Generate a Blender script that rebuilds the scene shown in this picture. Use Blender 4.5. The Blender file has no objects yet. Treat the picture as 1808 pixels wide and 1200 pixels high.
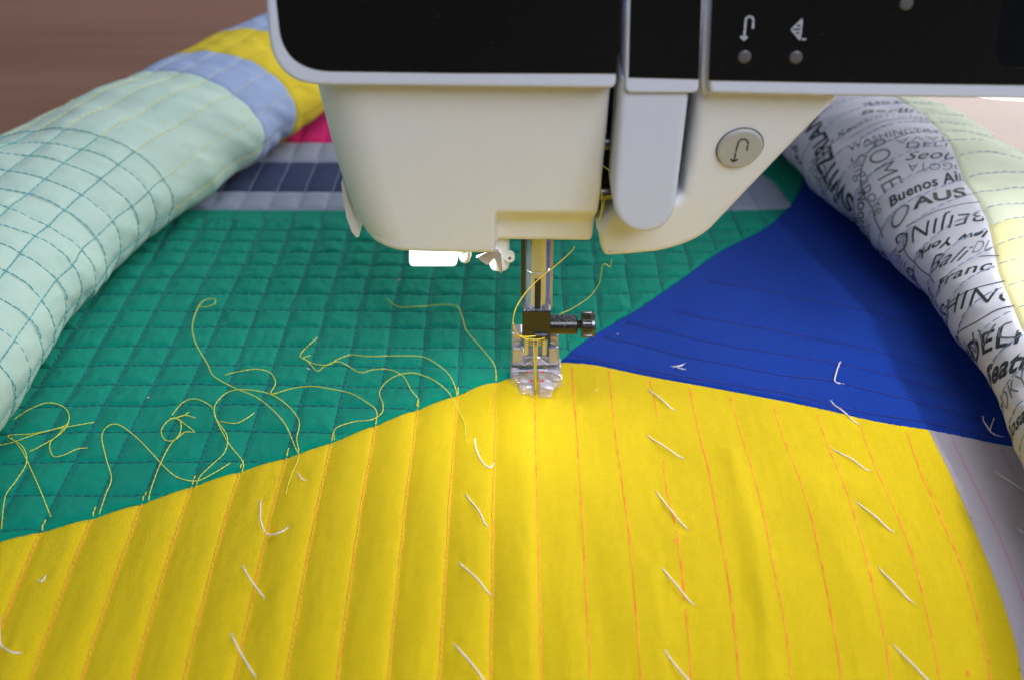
import bpy, bmesh, math, random
import numpy as np
from mathutils import Vector, noise as mnoise
random.seed(7); rng = np.random.default_rng(7)
MM = 0.001
S = bpy.context.scene
COL = S.collection
# ------------------------------------------------------------------ camera
F = 2000.0; TH = math.radians(32); CAM = np.array([-7.2, -310.0, 214.0])
cd = bpy.data.cameras.new('camera'); cam = bpy.data.objects.new('camera', cd); COL.objects.link(cam)
cam.location = CAM * MM; cam.rotation_euler = (math.radians(58), 0, 0)
cd.sensor_width = 36; cd.lens = F / 1808 * 36; cd.clip_start = 0.01; cd.clip_end = 60
cd.dof.use_dof = True; cd.dof.focus_distance = 0.345; cd.dof.aperture_fstop = 12
S.camera = cam
S.view_settings.view_transform = 'Standard'; S.view_settings.look = 'None'; S.view_settings.gamma = 1
S.view_settings.exposure = 0.1
S.cycles.use_denoising = True
S.cycles.max_bounces = 8
# ------------------------------------------------------------------ light
W = bpy.data.worlds.new("World"); S.world = W; W.use_nodes = True
wn = W.node_tree; bg = wn.nodes['Background']
tc = wn.nodes.new('ShaderNodeTexCoord'); sp = wn.nodes.new('ShaderNodeSeparateXYZ'); rmp = wn.nodes.new('ShaderNodeValToRGB')
wn.links.new(tc.outputs['Generated'], sp.inputs[0])
ma = wn.nodes.new('ShaderNodeMath'); ma.operation = 'MULTIPLY_ADD'; ma.inputs[1].default_value = .5; ma.inputs[2].default_value = .5
wn.links.new(sp.outputs['Z'], ma.inputs[0]); wn.links.new(ma.outputs[0], rmp.inputs[0])
rmp.color_ramp.elements[0].position = .45; rmp.color_ramp.elements[0].color = (.16, .15, .15, 1)
rmp.color_ramp.elements[1].position = .95; rmp.color_ramp.elements[1].color = (.62, .68, .82, 1)
wn.links.new(rmp.outputs[0], bg.inputs[0]); bg.inputs[1].default_value = 0.36

def area(name, loc, target, sx, sy, power, color, spread=180):
    l = bpy.data.lights.new(name, 'AREA'); l.shape = 'RECTANGLE'; l.size = sx * MM; l.size_y = sy * MM
    l.energy = power; l.color = color; l.spread = math.radians(spread)
    o = bpy.data.objects.new(name, l); COL.objects.link(o); o.location = Vector(loc) * MM
    o.rotation_euler = (Vector(target) - Vector(loc)).to_track_quat('-Z', 'Y').to_euler()
    return o
area('window_light', (1000, 1250, 520), (60, 60, 0), 1300, 800, 27.0, (1, .97, .95))
area('room_light', (420, -1000, 1050), (0, 0, 90), 900, 700, 17.0, (.82, .88, 1))
area('machine_lamp', (-22, -12, 57.5), (10, -34, 0), 20, 6, 0.018, (1, .99, .95), 130)
area('arm_lamp', (190, 2, 116), (85, -25, 0), 45, 12, 0.19, (1, .99, .96), 150)
# ------------------------------------------------------------------ projection helpers
cT, sT = math.cos(TH), math.sin(TH)
def ray(px, py):
    a = (np.asarray(px, float) - 904) / F; b = (600 - np.asarray(py, float)) / F
    return np.stack([a, cT + b * sT, -sT + b * cT], -1)
def proj(p):
    d = p - CAM; zc = d[..., 1] * cT - d[..., 2] * sT; up = d[..., 1] * sT + d[..., 2] * cT
    return np.stack([904 + F * d[..., 0] / zc, 600 - F * up / zc], -1)
def onplane(px, py, p0, n):
    r = ray(px, py); t = ((np.asarray(p0) - CAM) @ np.asarray(n)) / (r @ np.asarray(n))
    return CAM + r * t[..., None]
# ------------------------------------------------------------------ materials
def srgb(r, g, b):
    f = lambda c: (c / 255 / 12.92) if c / 255 <= .04045 else ((c / 255 + .055) / 1.055) ** 2.4
    return (f(r), f(g), f(b), 1)
class NT:
    def __init__(s, m): s.t = m.node_tree
    def n(s, typ, **kw):
        x = s.t.nodes.new('ShaderNode' + typ)
        for k, v in kw.items():
            if k[0] == 'i' and k[1:].isdigit(): x.inputs[int(k[1:])].default_value = v
            elif k.startswith('in_'): x.inputs[k[3:].replace('_', ' ')].default_value = v
            else: setattr(x, k, v)
        return x
    def l(s, a, b): s.t.links.new(a, b)
def mat(name, color, rough=.5, metal=0, spec=.5, **kw):
    m = bpy.data.materials.new(name); m.use_nodes = True; b = m.node_tree.nodes['Principled BSDF']
    b.inputs['Base Color'].default_value = color; b.inputs['Roughness'].default_value = rough
    b.inputs['Metallic'].default_value = metal; b.inputs['Specular IOR Level'].default_value = spec
    for k, v in kw.items(): b.inputs[k.replace('_', ' ')].default_value = v
    return m
def fabric(name, color, var=.12, pitch=.52, depth=.09, twill=False, hue2=None, sheen=.03):
    m = mat(name, color, .9, spec=.12); N = NT(m); b = m.node_tree.nodes['Principled BSDF']
    b.inputs['Sheen Weight'].default_value = sheen; b.inputs['Sheen Roughness'].default_value = .5
    uv = N.n('UVMap'); uv.uv_map = 'UVMap'
    sep = N.n('SeparateXYZ'); N.l(uv.outputs[0], sep.inputs[0])
    # slight warp so that threads are not ruler straight
    nz = N.n('TexNoise', in_Scale=.35, in_Detail=2.0); N.l(uv.outputs[0], nz.inputs['Vector'])
    def wave(out, p):
        a = N.n('Math', operation='MULTIPLY_ADD', i1=2 * math.pi / p); N.l(out, a.inputs[0])
        w = N.n('Math', operation='MULTIPLY', i1=2.5); N.l(nz.outputs[0], w.inputs[0]); N.l(w.outputs[0], a.inputs[2])
        s_ = N.n('Math', operation='SINE'); N.l(a.outputs[0], s_.inputs[0]); return s_.outputs[0]
    if twill:
        ad = N.n('Math', operation='MULTIPLY_ADD', i1=.8); N.l(sep.outputs[0], ad.inputs[0]); N.l(sep.outputs[1], ad.inputs[2])
        A = wave(ad.outputs[0], pitch * 1.3); B = wave(sep.outputs[0], pitch)
        mu = N.n('Math', operation='MULTIPLY_ADD', i1=.35); N.l(B, mu.inputs[0]); N.l(A, mu.inputs[2]); H = mu.outputs[0]
    else:
        A = wave(sep.outputs[0], pitch); B = wave(sep.outputs[1], pitch)
        mu = N.n('Math', operation='MULTIPLY'); N.l(A, mu.inputs[0]); N.l(B, mu.inputs[1]); H = mu.outputs[0]
    # slubs: streaks along both thread directions
    mp = N.n('Mapping'); mp.inputs['Scale'].default_value = (2.4, .22, 1); N.l(uv.outputs[0], mp.inputs[0])
    n1 = N.n('TexNoise', in_Scale=1.0, in_Detail=3.0); N.l(mp.outputs[0], n1.inputs['Vector'])
    mp2 = N.n('Mapping'); mp2.inputs['Scale'].default_value = (.22, 2.4, 1); N.l(uv.outputs[0], mp2.inputs[0])
    n2 = N.n('TexNoise', in_Scale=1.0, in_Detail=3.0); N.l(mp2.outputs[0], n2.inputs['Vector'])
    ad = N.n('Math', operation='ADD'); N.l(n1.outputs[0], ad.inputs[0]); N.l(n2.outputs[0], ad.inputs[1])
    n3 = N.n('TexNoise', in_Scale=.035, in_Detail=3.0); N.l(uv.outputs[0], n3.inputs['Vector'])
    ad2 = N.n('Math', operation='MULTIPLY_ADD', i1=.9); N.l(n3.outputs[0], ad2.inputs[0]); N.l(ad.outputs[0], ad2.inputs[2])
    hs = N.n('Math', operation='MULTIPLY_ADD', i1=.26); N.l(H, hs.inputs[0]); N.l(ad2.outputs[0], hs.inputs[2])
    mr = N.n('MapRange'); mr.inputs['From Min'].default_value = .75; mr.inputs['From Max'].default_value = 2.15
    mr.inputs['To Min'].default_value = 1 - var; mr.inputs['To Max'].default_value = 1 + var; N.l(hs.outputs[0], mr.inputs[0])
    vm = N.n('VectorMath', operation='SCALE'); vm.inputs[0].default_value = color[:3]; N.l(mr.outputs[0], vm.inputs['Scale'])
    N.l(vm.outputs[0], b.inputs['Base Color'])
    bs = N.n('Math', operation='MULTIPLY_ADD', i1=1.0); N.l(ad.outputs[0], bs.inputs[0]); N.l(H, bs.inputs[2])
    bp = N.n('Bump'); bp.inputs['Strength'].default_value = .8; bp.inputs['Distance'].default_value = depth * MM
    N.l(bs.outputs[0], bp.inputs['Height']); N.l(bp.outputs[0], b.inputs['Normal'])
    return m
def plastic(name, color, rough=.42, grain=.04):
    m = mat(name, color, rough); N = NT(m); b = m.node_tree.nodes['Principled BSDF']
    g = N.n('NewGeometry'); nz = N.n('TexNoise', in_Scale=1500.0, in_Detail=2.0); N.l(g.outputs['Position'], nz.inputs['Vector'])
    bp = N.n('Bump'); bp.inputs['Strength'].default_value = .5; bp.inputs['Distance'].default_value = grain * MM
    N.l(nz.outputs[0], bp.inputs['Height']); N.l(bp.outputs[0], b.inputs['Normal'])
    n2 = N.n('TexNoise', in_Scale=40.0, in_Detail=4.0); N.l(g.outputs['Position'], n2.inputs['Vector'])
    mr = N.n('MapRange'); mr.inputs['To Min'].default_value = rough - .07; mr.inputs['To Max'].default_value = rough + .1
    N.l(n2.outputs[0], mr.inputs[0]); N.l(mr.outputs[0], b.inputs['Roughness'])
    return m
def clear_mat():
    m = mat('clear_plastic', (.80, .78, .84, 1), .12, spec=.8); N = NT(m); b = m.node_tree.nodes['Principled BSDF']; out = m.node_tree.nodes['Material Output']
    t = N.n('BsdfTransparent'); t.inputs[0].default_value = (.97, .96, .98, 1); fr = N.n('LayerWeight'); fr.inputs['Blend'].default_value = .45
    mr = N.n('MapRange'); mr.inputs['To Min'].default_value = .13; mr.inputs['To Max'].default_value = .95; N.l(fr.outputs['Facing'], mr.inputs[0])
    gl = N.n('BsdfGlossy'); gl.inputs['Color'].default_value = (.9, .88, .95, 1); gl.inputs['Roughness'].default_value = .12; m2 = N.n('MixShader'); m2.inputs[0].default_value = .25; N.l(gl.outputs[0], m2.inputs[1]); N.l(b.outputs[0], m2.inputs[2])
    mx = N.n('MixShader'); N.l(mr.outputs[0], mx.inputs[0]); N.l(t.outputs[0], mx.inputs[1]); N.l(m2.outputs[0], mx.inputs[2]); N.l(mx.outputs[0], out.inputs[0]); return m
M = dict(
    yellow=fabric('yellow_cotton', (.90, .645, .006, 1), .13, .6, .22),
    yellow2=fabric('yellow_cotton_far', (.72, .56, .03, 1)),
    green=fabric('green_cotton', (.0, .275, .185, 1), .2, .55, .13),
    blue=fabric('blue_cotton', (.004, .052, .43, 1), .2, .55, .3, twill=True),
    grey=fabric('grey_cotton', (.52, .47, .54, 1), .08),
    pale=fabric('pale_blue_cotton', (.33, .43, .66, 1), .07),
    lavender=fabric('lavender_cotton', (.30, .34, .45, 1), .1),
    navy=fabric('navy_cotton', (.035, .055, .13, 1), .15),
    magenta=fabric('magenta_cotton', (.65, .012, .17, 1), .1),
    mint=fabric('mint_cotton', (.50, .67, .58, 1), .08),
    lime=fabric('pale_lime_cotton', (.74, .70, .38, 1), .08), celadon=fabric('celadon_cotton', (.62, .67, .52, 1), .08),
    prints=fabric('white_print_cotton', (.56, .56, .65, 1), .07),
    ivory=plastic('ivory_plastic', (.77, .785, .845, 1), .42, .07),
    light=plastic('light_grey_plastic', (.60, .63, .72, 1)),
    black=mat('black_gloss_panel', (.004, .0045, .005, 1), .32, spec=.25),
    dark=mat('dark_interior', (.008, .008, .008, 1), .5),
    bay=mat('screen_glass', (.003, .004, .006, 1), .08, spec=.5),
    chrome=mat('chrome', (.50, .51, .58, 1), .2, .75),
    steel=mat('brushed_steel', (.42, .40, .46, 1), .25, .5),
    blackmetal=mat('black_metal', (.012, .011, .010, 1), .22, .0, .6),
    knurl=mat('dark_knurled_metal', (.16, .15, .15, 1), .3, 1),
    led=mat('lamp_lens', (1, 1, 1, 1), .4, Emission_Color=(1, 1, 1, 1), Emission_Strength=1.6),
    clear=clear_mat(),
    white=plastic('white_nylon', (.75, .76, .72, 1), .4, .01),
    red=mat('red_mark', (.7, .03, .02, 1), .5),
    silver=plastic('silver_button', (.42, .42, .41, 1), .4, .03),
    icon=mat('icon_print_white', (.55, .57, .62, 1), .5),
    iconk=mat('icon_print_black', (.01, .01, .01, 1), .5),
    sensor=mat('indicator_dot', (.10, .095, .095, 1), .3),
    ytail=mat('yellow_thread', (.74, .74, .07, 1), .5, spec=.5),
    ystitch=mat('yellow_stitch', (.88, .48, .04, 1), .6),
    teal=mat('teal_thread', (.003, .085, .15, 1), .6),
    tealroll=mat('teal_thread_backing', (.10, .36, .37, 1), .6),
    bluestitch=mat('blue_thread', (.02, .03, .22, 1), .6),
    cream=mat('pale_yellow_thread', (.72, .66, .26, 1), .6),
    greyst=mat('grey_thread', (.22, .27, .42, 1), .6),
    slate=mat('slate_blue_thread', (.12, .20, .36, 1), .6),
    pen=mat('orange_pen', (.86, .30, .010, 1), .8),
    penpink=mat('pink_pen', (.60, .28, .46, 1), .8),
    tack=mat('white_basting_thread', (.86, .80, .78, 1), .8),
    ink=mat('black_print_ink', (.018, .026, .035, 1), .7),
    inksoft=mat('grey_print_ink', (.10, .12, .14, 1), .7),
)
# faint pale halo of pen: variation along the line
def wobble_pen(m):
    N = NT(m); b = m.node_tree.nodes['Principled BSDF']; c = b.inputs['Base Color'].default_value[:3]
    g = N.n('NewGeometry'); nz = N.n('TexNoise', in_Scale=260.0, in_Detail=3.0); N.l(g.outputs['Position'], nz.inputs['Vector'])
    r = N.n('ValToRGB'); r.color_ramp.elements[0].position = .35; r.color_ramp.elements[1].position = .7
    r.color_ramp.elements[0].color = (.87, .40, .010, 1); r.color_ramp.elements[1].color = (.86, .17, .015, 1)
    N.l(nz.outputs[0], r.inputs[0]); N.l(r.outputs[0], b.inputs['Base Color'])
wobble_pen(M['pen'])
def specks(m, thr=.70):
    N = NT(m); b = m.node_tree.nodes['Principled BSDF']; base = b.inputs['Base Color'].default_value[:]
    g = N.n('NewGeometry'); nz = N.n('TexNoise', in_Scale=900.0, in_Detail=3.0, in_Roughness=.7); N.l(g.outputs['Position'], nz.inputs['Vector'])
    r = N.n('ValToRGB'); r.color_ramp.elements[0].position = thr; r.color_ramp.elements[1].position = thr + .08
    r.color_ramp.elements[0].color = base; r.color_ramp.elements[1].color = (.10, .10, .11, 1); N.l(nz.outputs[0], r.inputs[0]); N.l(r.outputs[0], b.inputs['Base Color'])
    n2 = N.n('TexNoise', in_Scale=25.0, in_Detail=4.0); N.l(g.outputs['Position'], n2.inputs['Vector']); mr = N.n('MapRange'); mr.inputs['To Min'].default_value = .2; mr.inputs['To Max'].default_value = .45
    N.l(n2.outputs[0], mr.inputs[0]); N.l(mr.outputs[0], b.inputs['Roughness'])
specks(M['black'])
# dusty black metal
def dusty(m, dust):
    N = NT(m); b = m.node_tree.nodes['Principled BSDF']; base = b.inputs['Base Color'].default_value[:]
    g = N.n('NewGeometry'); nz = N.n('TexNoise', in_Scale=2200.0, in_Detail=4.0, in_Roughness=.8); N.l(g.outputs['Position'], nz.inputs['Vector'])
    sx = N.n('SeparateXYZ'); N.l(g.outputs['Normal'], sx.inputs[0])
    mm = N.n('Math', operation='MULTIPLY_ADD', i1=.16); N.l(sx.outputs[2], mm.inputs[0]); N.l(nz.outputs[0], mm.inputs[2])
    r = N.n('ValToRGB'); r.color_ramp.elements[0].position = .62; r.color_ramp.elements[1].position = .80
    r.color_ramp.elements[0].color = base; r.color_ramp.elements[1].color = dust
    N.l(mm.outputs[0], r.inputs[0]); N.l(r.outputs[0], b.inputs['Base Color'])
dusty(M['blackmetal'], (.22, .24, .30, 1))

def wood(name, c1, c2):
    m = mat(name, c1, .5, spec=.4); N = NT(m); b = m.node_tree.nodes['Principled BSDF']
    g = N.n('NewGeometry'); mp = N.n('Mapping'); mp.inputs['Scale'].default_value = (2.2, 26, 26); N.l(g.outputs['Position'], mp.inputs[0])
    nz = N.n('TexNoise', in_Scale=1.0, in_Detail=6.0, in_Roughness=.6); N.l(mp.outputs[0], nz.inputs['Vector'])
    mp2 = N.n('Mapping'); mp2.inputs['Scale'].default_value = (14, 240, 240); N.l(g.outputs['Position'], mp2.inputs[0])
    n2 = N.n('TexNoise', in_Scale=1.0, in_Detail=4.0); N.l(mp2.outputs[0], n2.inputs['Vector'])
    mm = N.n('Math', operation='MULTIPLY_ADD', i1=.35); N.l(n2.outputs[0], mm.inputs[0]); N.l(nz.outputs[0], mm.inputs[2])
    r = N.n('ValToRGB'); r.color_ramp.elements[0].position = .45; r.color_ramp.elements[1].position = .85
    r.color_ramp.elements[0].color = c1; r.color_ramp.elements[1].color = c2
    N.l(mm.outputs[0], r.inputs[0]); N.l(r.outputs[0], b.inputs['Base Color'])
    return m
M['wood'] = wood('table_wood', (.18, .088, .058, 1), (.24, .125, .085, 1))
# ------------------------------------------------------------------ object helpers
def mesh_obj(name, V, Fc, material, parent=None, uv=None, smooth=True, sharp=None, label=None, kind=None):
    org = np.array(ORG.get(parent, (0, 0, 0))) if parent is not None else np.zeros(3)
    me = bpy.data.meshes.new(name)
    V = (np.asarray(V, float) - org) * MM
    if isinstance(Fc, np.ndarray): Fc = Fc.tolist()
    me.from_pydata(V.tolist(), [], Fc)
    me.materials.append(material)
    if uv is not None:
        ul = me.uv_layers.new(name='UVMap'); li = np.zeros(len(me.loops), np.int32); me.loops.foreach_get('vertex_index', li)
        ul.data.foreach_set('uv', np.asarray(uv, np.float32)[li].ravel())
    me.polygons.foreach_set('use_smooth', [smooth] * len(me.polygons))
    me.update()
    if sharp: me.set_sharp_from_angle(angle=math.radians(sharp))
    o = bpy.data.objects.new(name, me); COL.objects.link(o)
    if parent is not None: o.parent = parent; ORG[o] = tuple(org)
    if label: o['label'] = label
    if kind: o['kind'] = kind
    return o
ORG = {}
def thing(name, label, cat, loc):
    o = bpy.data.objects.new(name, None); COL.objects.link(o); o.empty_display_size = .01
    o.location = Vector(loc) * MM; o['label'] = label; o['category'] = cat; ORG[o] = loc; return o

def catmull(P, step=1.0, closed=False):
    P = np.asarray(P, float); n = len(P)
    if n == 2: 
        k = max(2, int(np.linalg.norm(P[1] - P[0]) / step) + 1); t = np.linspace(0, 1, k)[:, None]; return P[0] * (1 - t) + P[1] * t
    out = []
    for i in range(n if closed else n - 1):
        p1, p2 = P[i], P[(i + 1) % n]
        p0 = P[i - 1] if (i > 0 or closed) else 2 * p1 - p2
        p3 = P[(i + 2) % n] if (i + 2 < n or closed) else 2 * p2 - p1
        k = max(2, int(np.linalg.norm(p2 - p1) / step) + 1)
        for t in np.linspace(0, 1, k, endpoint=False):
            out.append(.5 * ((2 * p1) + (-p0 + p2) * t + (2 * p0 - 5 * p1 + 4 * p2 - p3) * t * t + (-p0 + 3 * p1 - 3 * p2 + p3) * t ** 3))
    if not closed: out.append(P[-1])
    return np.array(out)

def tube(P, r, n=6, V=None, Fc=None, caps=True):
    """sweeps a round section of radius r (scalar or list) along P; appends to V, Fc"""
    P = np.asarray(P, float); m = len(P); r = np.broadcast_to(r, (m,))
    T = np.gradient(P, axis=0); T /= np.linalg.norm(T, axis=1)[:, None] + 1e-9
    up = np.array([0, 0, 1.0])
    if abs(T[:, 2]).mean() > .8: up = np.array([0, 1.0, 0])
    A = np.cross(T, up); A /= np.linalg.norm(A, axis=1)[:, None] + 1e-9; B = np.cross(A, T)
    a = np.linspace(0, 2 * np.pi, n, endpoint=False)
    R = P[:, None] + r[:, None, None] * (A[:, None] * np.cos(a)[None, :, None] + B[:, None] * np.sin(a)[None, :, None])
    base = len(V); V.extend(R.reshape(-1, 3).tolist())
    for i in range(m - 1):
        for j in range(n):
            k = (j + 1) % n; Fc.append((base + i * n + j, base + i * n + k, base + (i + 1) * n + k, base + (i + 1) * n + j))
    if caps:
        Fc.append(tuple(base + j for j in range(n))[::-1]); Fc.append(tuple(base + (m - 1) * n + j for j in range(n)))
    return V, Fc

def frame(n):
    n = np.asarray(n, float); n = n / np.linalg.norm(n)
    ex = np.cross([0, 0, 1.0], n) if abs(n[2]) < .95 else np.array([1.0, 0, 0])
    ex /= np.linalg.norm(ex)
    if ex[0] < 0: ex = -ex
    ey = np.cross(n, ex)
    if ey[2] < 0: ey = -ey
    return ex, ey, n
def offset_poly(Q, d):
    """inward offset of a CCW 2D polygon by d"""
    E = np.roll(Q, -1, 0) - Q; L = np.linalg.norm(E, axis=1)[:, None] + 1e-9; N1 = np.stack([-E[:, 1], E[:, 0]], -1) / L
    Nv = N1 + np.roll(N1, 1, 0); s = (Nv ** 2).sum(1)[:, None]; Nv = Nv * 2 / np.maximum(s, .8)
    return Q + Nv * d
def plate(name, P3, n, depth, bevel, mtl, parent, segs=4, back_dir=None, label=None, step=None, sharp=50):
    """solid plate whose front outline is P3 (points on a plane with outward normal n), rounded front rim"""
    ex, ey, n = frame(n); P3 = np.asarray(P3); c = P3.mean(0)
    Q = np.stack([(P3 - c) @ ex, (P3 - c) @ ey], -1)
    area2 = (Q[:, 0] * np.roll(Q[:, 1], -1) - np.roll(Q[:, 0], -1) * Q[:, 1]).sum()
    if area2 < 0: Q = Q[::-1]
    rings = []
    if bevel > 0:
        rings.append((offset_poly(Q, bevel * 1.25), 0.0))
        for k in range(segs + 1):
            a = math.pi / 2 * k / segs
            rings.append((offset_poly(Q, bevel * (1 - math.sin(a))), bevel * (1 - math.cos(a))))
    else: rings.append((Q, 0.0))
    bd = -n if back_dir is None else np.asarray(back_dir, float)
    V = []
    for q, d in rings: V += (c + q[:, :1] * ex + q[:, 1:] * ey - n * d).tolist()
    V += (c + Q[:, :1] * ex + Q[:, 1:] * ey - n * rings[-1][1] + bd * depth).tolist()
    m = len(Q); Fc = [list(range(m))]
    for r in range(len(rings)):
        for j in range(m):
            k = (j + 1) % m; Fc.append([r * m + j, (r + 1) * m + j, (r + 1) * m + k, r * m + k])
    Fc.append([len(rings) * m + j for j in range(m)][::-1])
    # tessellate the caps properly
    from mathutils.geometry import tessellate_polygon
    q0 = [Vector((a, b, 0)) for a, b in rings[0][0]]
    tris = tessellate_polygon([q0]); front = []
    for t in tris:
        a = [rings[0][0][i] for i in t]; ar = (a[1][0] - a[0][0]) * (a[2][1] - a[0][1]) - (a[2][0] - a[0][0]) * (a[1][1] - a[0][1])
        front.append(list(t) if ar > 0 else list(t)[::-1])
    back = [[len(rings) * m + i for i in t][::-1] for t in front]
    Fc = front + Fc[1:-1] + back
    # orientation check: ex x ey must be n
    if np.cross(ex, ey) @ n < 0: Fc = [f[::-1] for f in Fc]
    o = mesh_obj(name, V, Fc, mtl, parent, label=label, sharp=sharp)
    return o
def pxplate(name, pts, p0, n, depth, bevel, mtl, parent, smooth_outline=False, step=1.0, **kw):
    pts = np.asarray(pts, float); P3 = onplane(pts[:, 0], pts[:, 1], p0, n)
    if smooth_outline: P3 = catmull(P3, step, closed=True)
    return plate(name, P3, n, depth, bevel, mtl, parent, **kw)
def rounded(pts, rad, k=7):
    """rounds polygon corners; rad scalar or per corner"""
    pts = np.asarray(pts, float); n = len(pts); rad = np.broadcast_to(rad, (n,)); out = []
    for i in range(n):
        p, a, b = pts[i], pts[i - 1], pts[(i + 1) % n]; r = rad[i]
        if r <= 0: out.append(p); continue
        u = (a - p) / np.linalg.norm(a - p); v = (b - p) / np.linalg.norm(b - p)
        r1 = min(r, np.linalg.norm(a - p) * .49, np.linalg.norm(b - p) * .49) if True else r
        s, e = p + u * r1, p + v * r1
        for t in np.linspace(0, 1, k): 
            w = .9; out.append(((1 - t) ** 2 * s + 2 * t * (1 - t) * w * p + t * t * e) / ((1 - t) ** 2 + 2 * t * (1 - t) * w + t * t))
    return np.array(out)
def box(x0, x1, y0, y1, z0, z1, V, Fc):
    b = len(V); V.extend([(x, y, z) for z in (z0, z1) for y in (y0, y1) for x in (x0, x1)])
    Fc.extend([(b, b + 2, b + 3, b + 1), (b + 4, b + 5, b + 7, b + 6), (b, b + 1, b + 5, b + 4), (b + 2, b + 6, b + 7, b + 3), (b, b + 4, b + 6, b + 2), (b + 1, b + 3, b + 7, b + 5)])
def bevel_obj(o, w, seg=2):
    md = o.modifiers.new('bevel', 'BEVEL'); md.width = w * MM; md.segments = seg; md.limit_method = 'ANGLE'; md.angle_limit = math.radians(40)
def lathe(profile, axis_p, axis_d, n=32):
    """profile: (distance along axis, radius)"""
    d = np.asarray(axis_d, float); d /= np.linalg.norm(d); u = np.cross(d, [0, 0, 1.0]) if abs(d[2]) < .9 else np.cross(d, [0, 1.0, 0]); u /= np.linalg.norm(u); w = np.cross(d, u)
    a = np.linspace(0, 2 * np.pi, n, endpoint=False); V = []; Fc = []
    for s, r in profile: V += (np.asarray(axis_p) + d * s + r * (np.cos(a)[:, None] * u + np.sin(a)[:, None] * w)).tolist()
    for i in range(len(profile) - 1):
        for j in range(n): k = (j + 1) % n; Fc.append((i * n + j, i * n + k, (i + 1) * n + k, (i + 1) * n + j))
    Fc.append(tuple(range(n))[::-1]); Fc.append(tuple((len(profile) - 1) * n + j for j in range(n)))
    return V, Fc

# ------------------------------------------------------------------ the table
V, Fc = [], []; box(-1100, 1300, -420, 1500, -46, -16, V, Fc)
tb = mesh_obj('tabletop', V, Fc, M['wood'], smooth=False); tb['kind'] = 'structure'

# ------------------------------------------------------------------ noise fields
def vnoise(x, y, scale, seed=0):
    """smooth value noise, vectorised"""
    g = np.random.default_rng(seed).random((64, 64)) * 2 - 1
    u = np.asarray(x) / scale + 13.7; v = np.asarray(y) / scale + 7.3
    i = np.floor(u).astype(int); j = np.floor(v).astype(int); fu = u - i; fv = v - j
    fu = fu * fu * (3 - 2 * fu); fv = fv * fv * (3 - 2 * fv)
    G = lambda a, b: g[a % 64, b % 64]
    return (G(i, j) * (1 - fu) + G(i + 1, j) * fu) * (1 - fv) + (G(i, j + 1) * (1 - fu) + G(i + 1, j + 1) * fu) * fv

# ------------------------------------------------------------------ the quilt: macro height
PITCH = 12.7
def macro(x, y):
    d = np.maximum(0, -60 - np.asarray(y, float)); drop = -13.5 * (1 - np.exp(-d * d / 1900.0 / 2.2)) 
    side = np.maximum(0, np.abs(np.asarray(x, float)) - 175); far = np.maximum(0, np.asarray(y, float) - 60)
    return drop - np.minimum(side * side * .01, 11) - far * .02 + .8 * vnoise(x, y, 60, 3)
def unq(px, py, off=0.0, h=macro, it=9):
    r = ray(px, py); p = CAM + r * ((-CAM[2]) / r[..., 2])[..., None]
    for _ in range(it):
        z = h(p[..., 0], p[..., 1]) + off
        p = CAM + r * ((z - CAM[2]) / r[..., 2])[..., None]
    return p
def pxpoly(pts, step=1.5, smooth=True):
    p = unq(*np.asarray(pts, float).T)[:, :2]
    return catmull(p, step) if smooth else p
# seams (traced)
cA = pxpoly([(-260, 1000), (-120, 985), (0, 955), (130, 923), (260, 885), (345, 856), (428, 830), (510, 806), (590, 779), (663, 750), (735, 723), (803, 699), (850, 680), (890, 669), (930, 655), (965, 645), (990, 638)])
cB = pxpoly([(990, 638), (1050, 643), (1150, 664), (1300, 691), (1440, 718), (1545, 742), (1640, 757)])
cB2 = pxpoly([(1640, 757), (1700, 769), (1785, 786), (1900, 800), (2000, 815)])
cC = pxpoly([(990, 638), (1010, 618), (1050, 590), (1130, 543), (1200, 495), (1270, 445), (1350, 403), (1395, 362), (1420, 318), (1430, 280), (1438, 240)])
cD = pxpoly([(1640, 757), (1680, 838), (1720, 930), (1760, 1030), (1790, 1120), (1806, 1200), (1815, 1290), (1820, 1400)])
BIG = 400
def cat(*a): return np.concatenate([np.atleast_2d(np.asarray(q, float)) for q in a])
pol_yellow = cat(cA, cB[1:], cD[1:], [(cD[-1][0], -BIG)], [(-BIG, -BIG)], [(-BIG, cA[0][1])])
pol_grey2 = cat(cD[::-1], cB2[1:], [(BIG, cB2[-1][1])], [(BIG, -BIG)], [(cD[-1][0], -BIG)])
pol_blue = cat(cC[::-1], cB[1:], cB2[1:], [(BIG, cB2[-1][1])], [(BIG, BIG)], [(cC[-1][0], BIG)])
YS = unq(np.array([700.] * 4), np.array([373., 343., 286., 250.]))[:, 1]
gr_end = pxpoly([(1300, 372), (1391, 367), (1384, 345), (1368, 324), (1350, 310), (1325, 304), (1290, 304)], 1.5)
pol_strip = cat([(-BIG, YS[0])], gr_end, [(-BIG, gr_end[-1][1])])
NAVX = 60.0
pol_navy = np.array([(-BIG, YS[1]), (NAVX, YS[1]), (NAVX, YS[2]), (-BIG, YS[2])])
pol_lav = np.array([(-BIG, YS[2]), (NAVX, YS[2]), (NAVX, YS[3]), (-BIG, YS[3])])
mg = unq(np.array([500., 600.]), np.array([252., 170.]))[:, :2]
pol_mag = np.array([(mg[0][0], YS[3]), (NAVX, YS[3]), (NAVX, mg[1][1]), (mg[1][0], mg[1][1])])
pol_yfar = np.array([(-BIG, YS[3]), (NAVX, YS[3]), (NAVX, BIG), (-BIG, BIG)])
POLY = [(pol_yellow, 'yellow'), (pol_blue, 'blue'), (pol_grey2, 'grey'), (pol_strip, 'strip'), (pol_navy, 'navy'), (pol_lav, 'lavender'), (pol_yfar, 'yellow2'), (pol_mag, 'magenta')]
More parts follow.
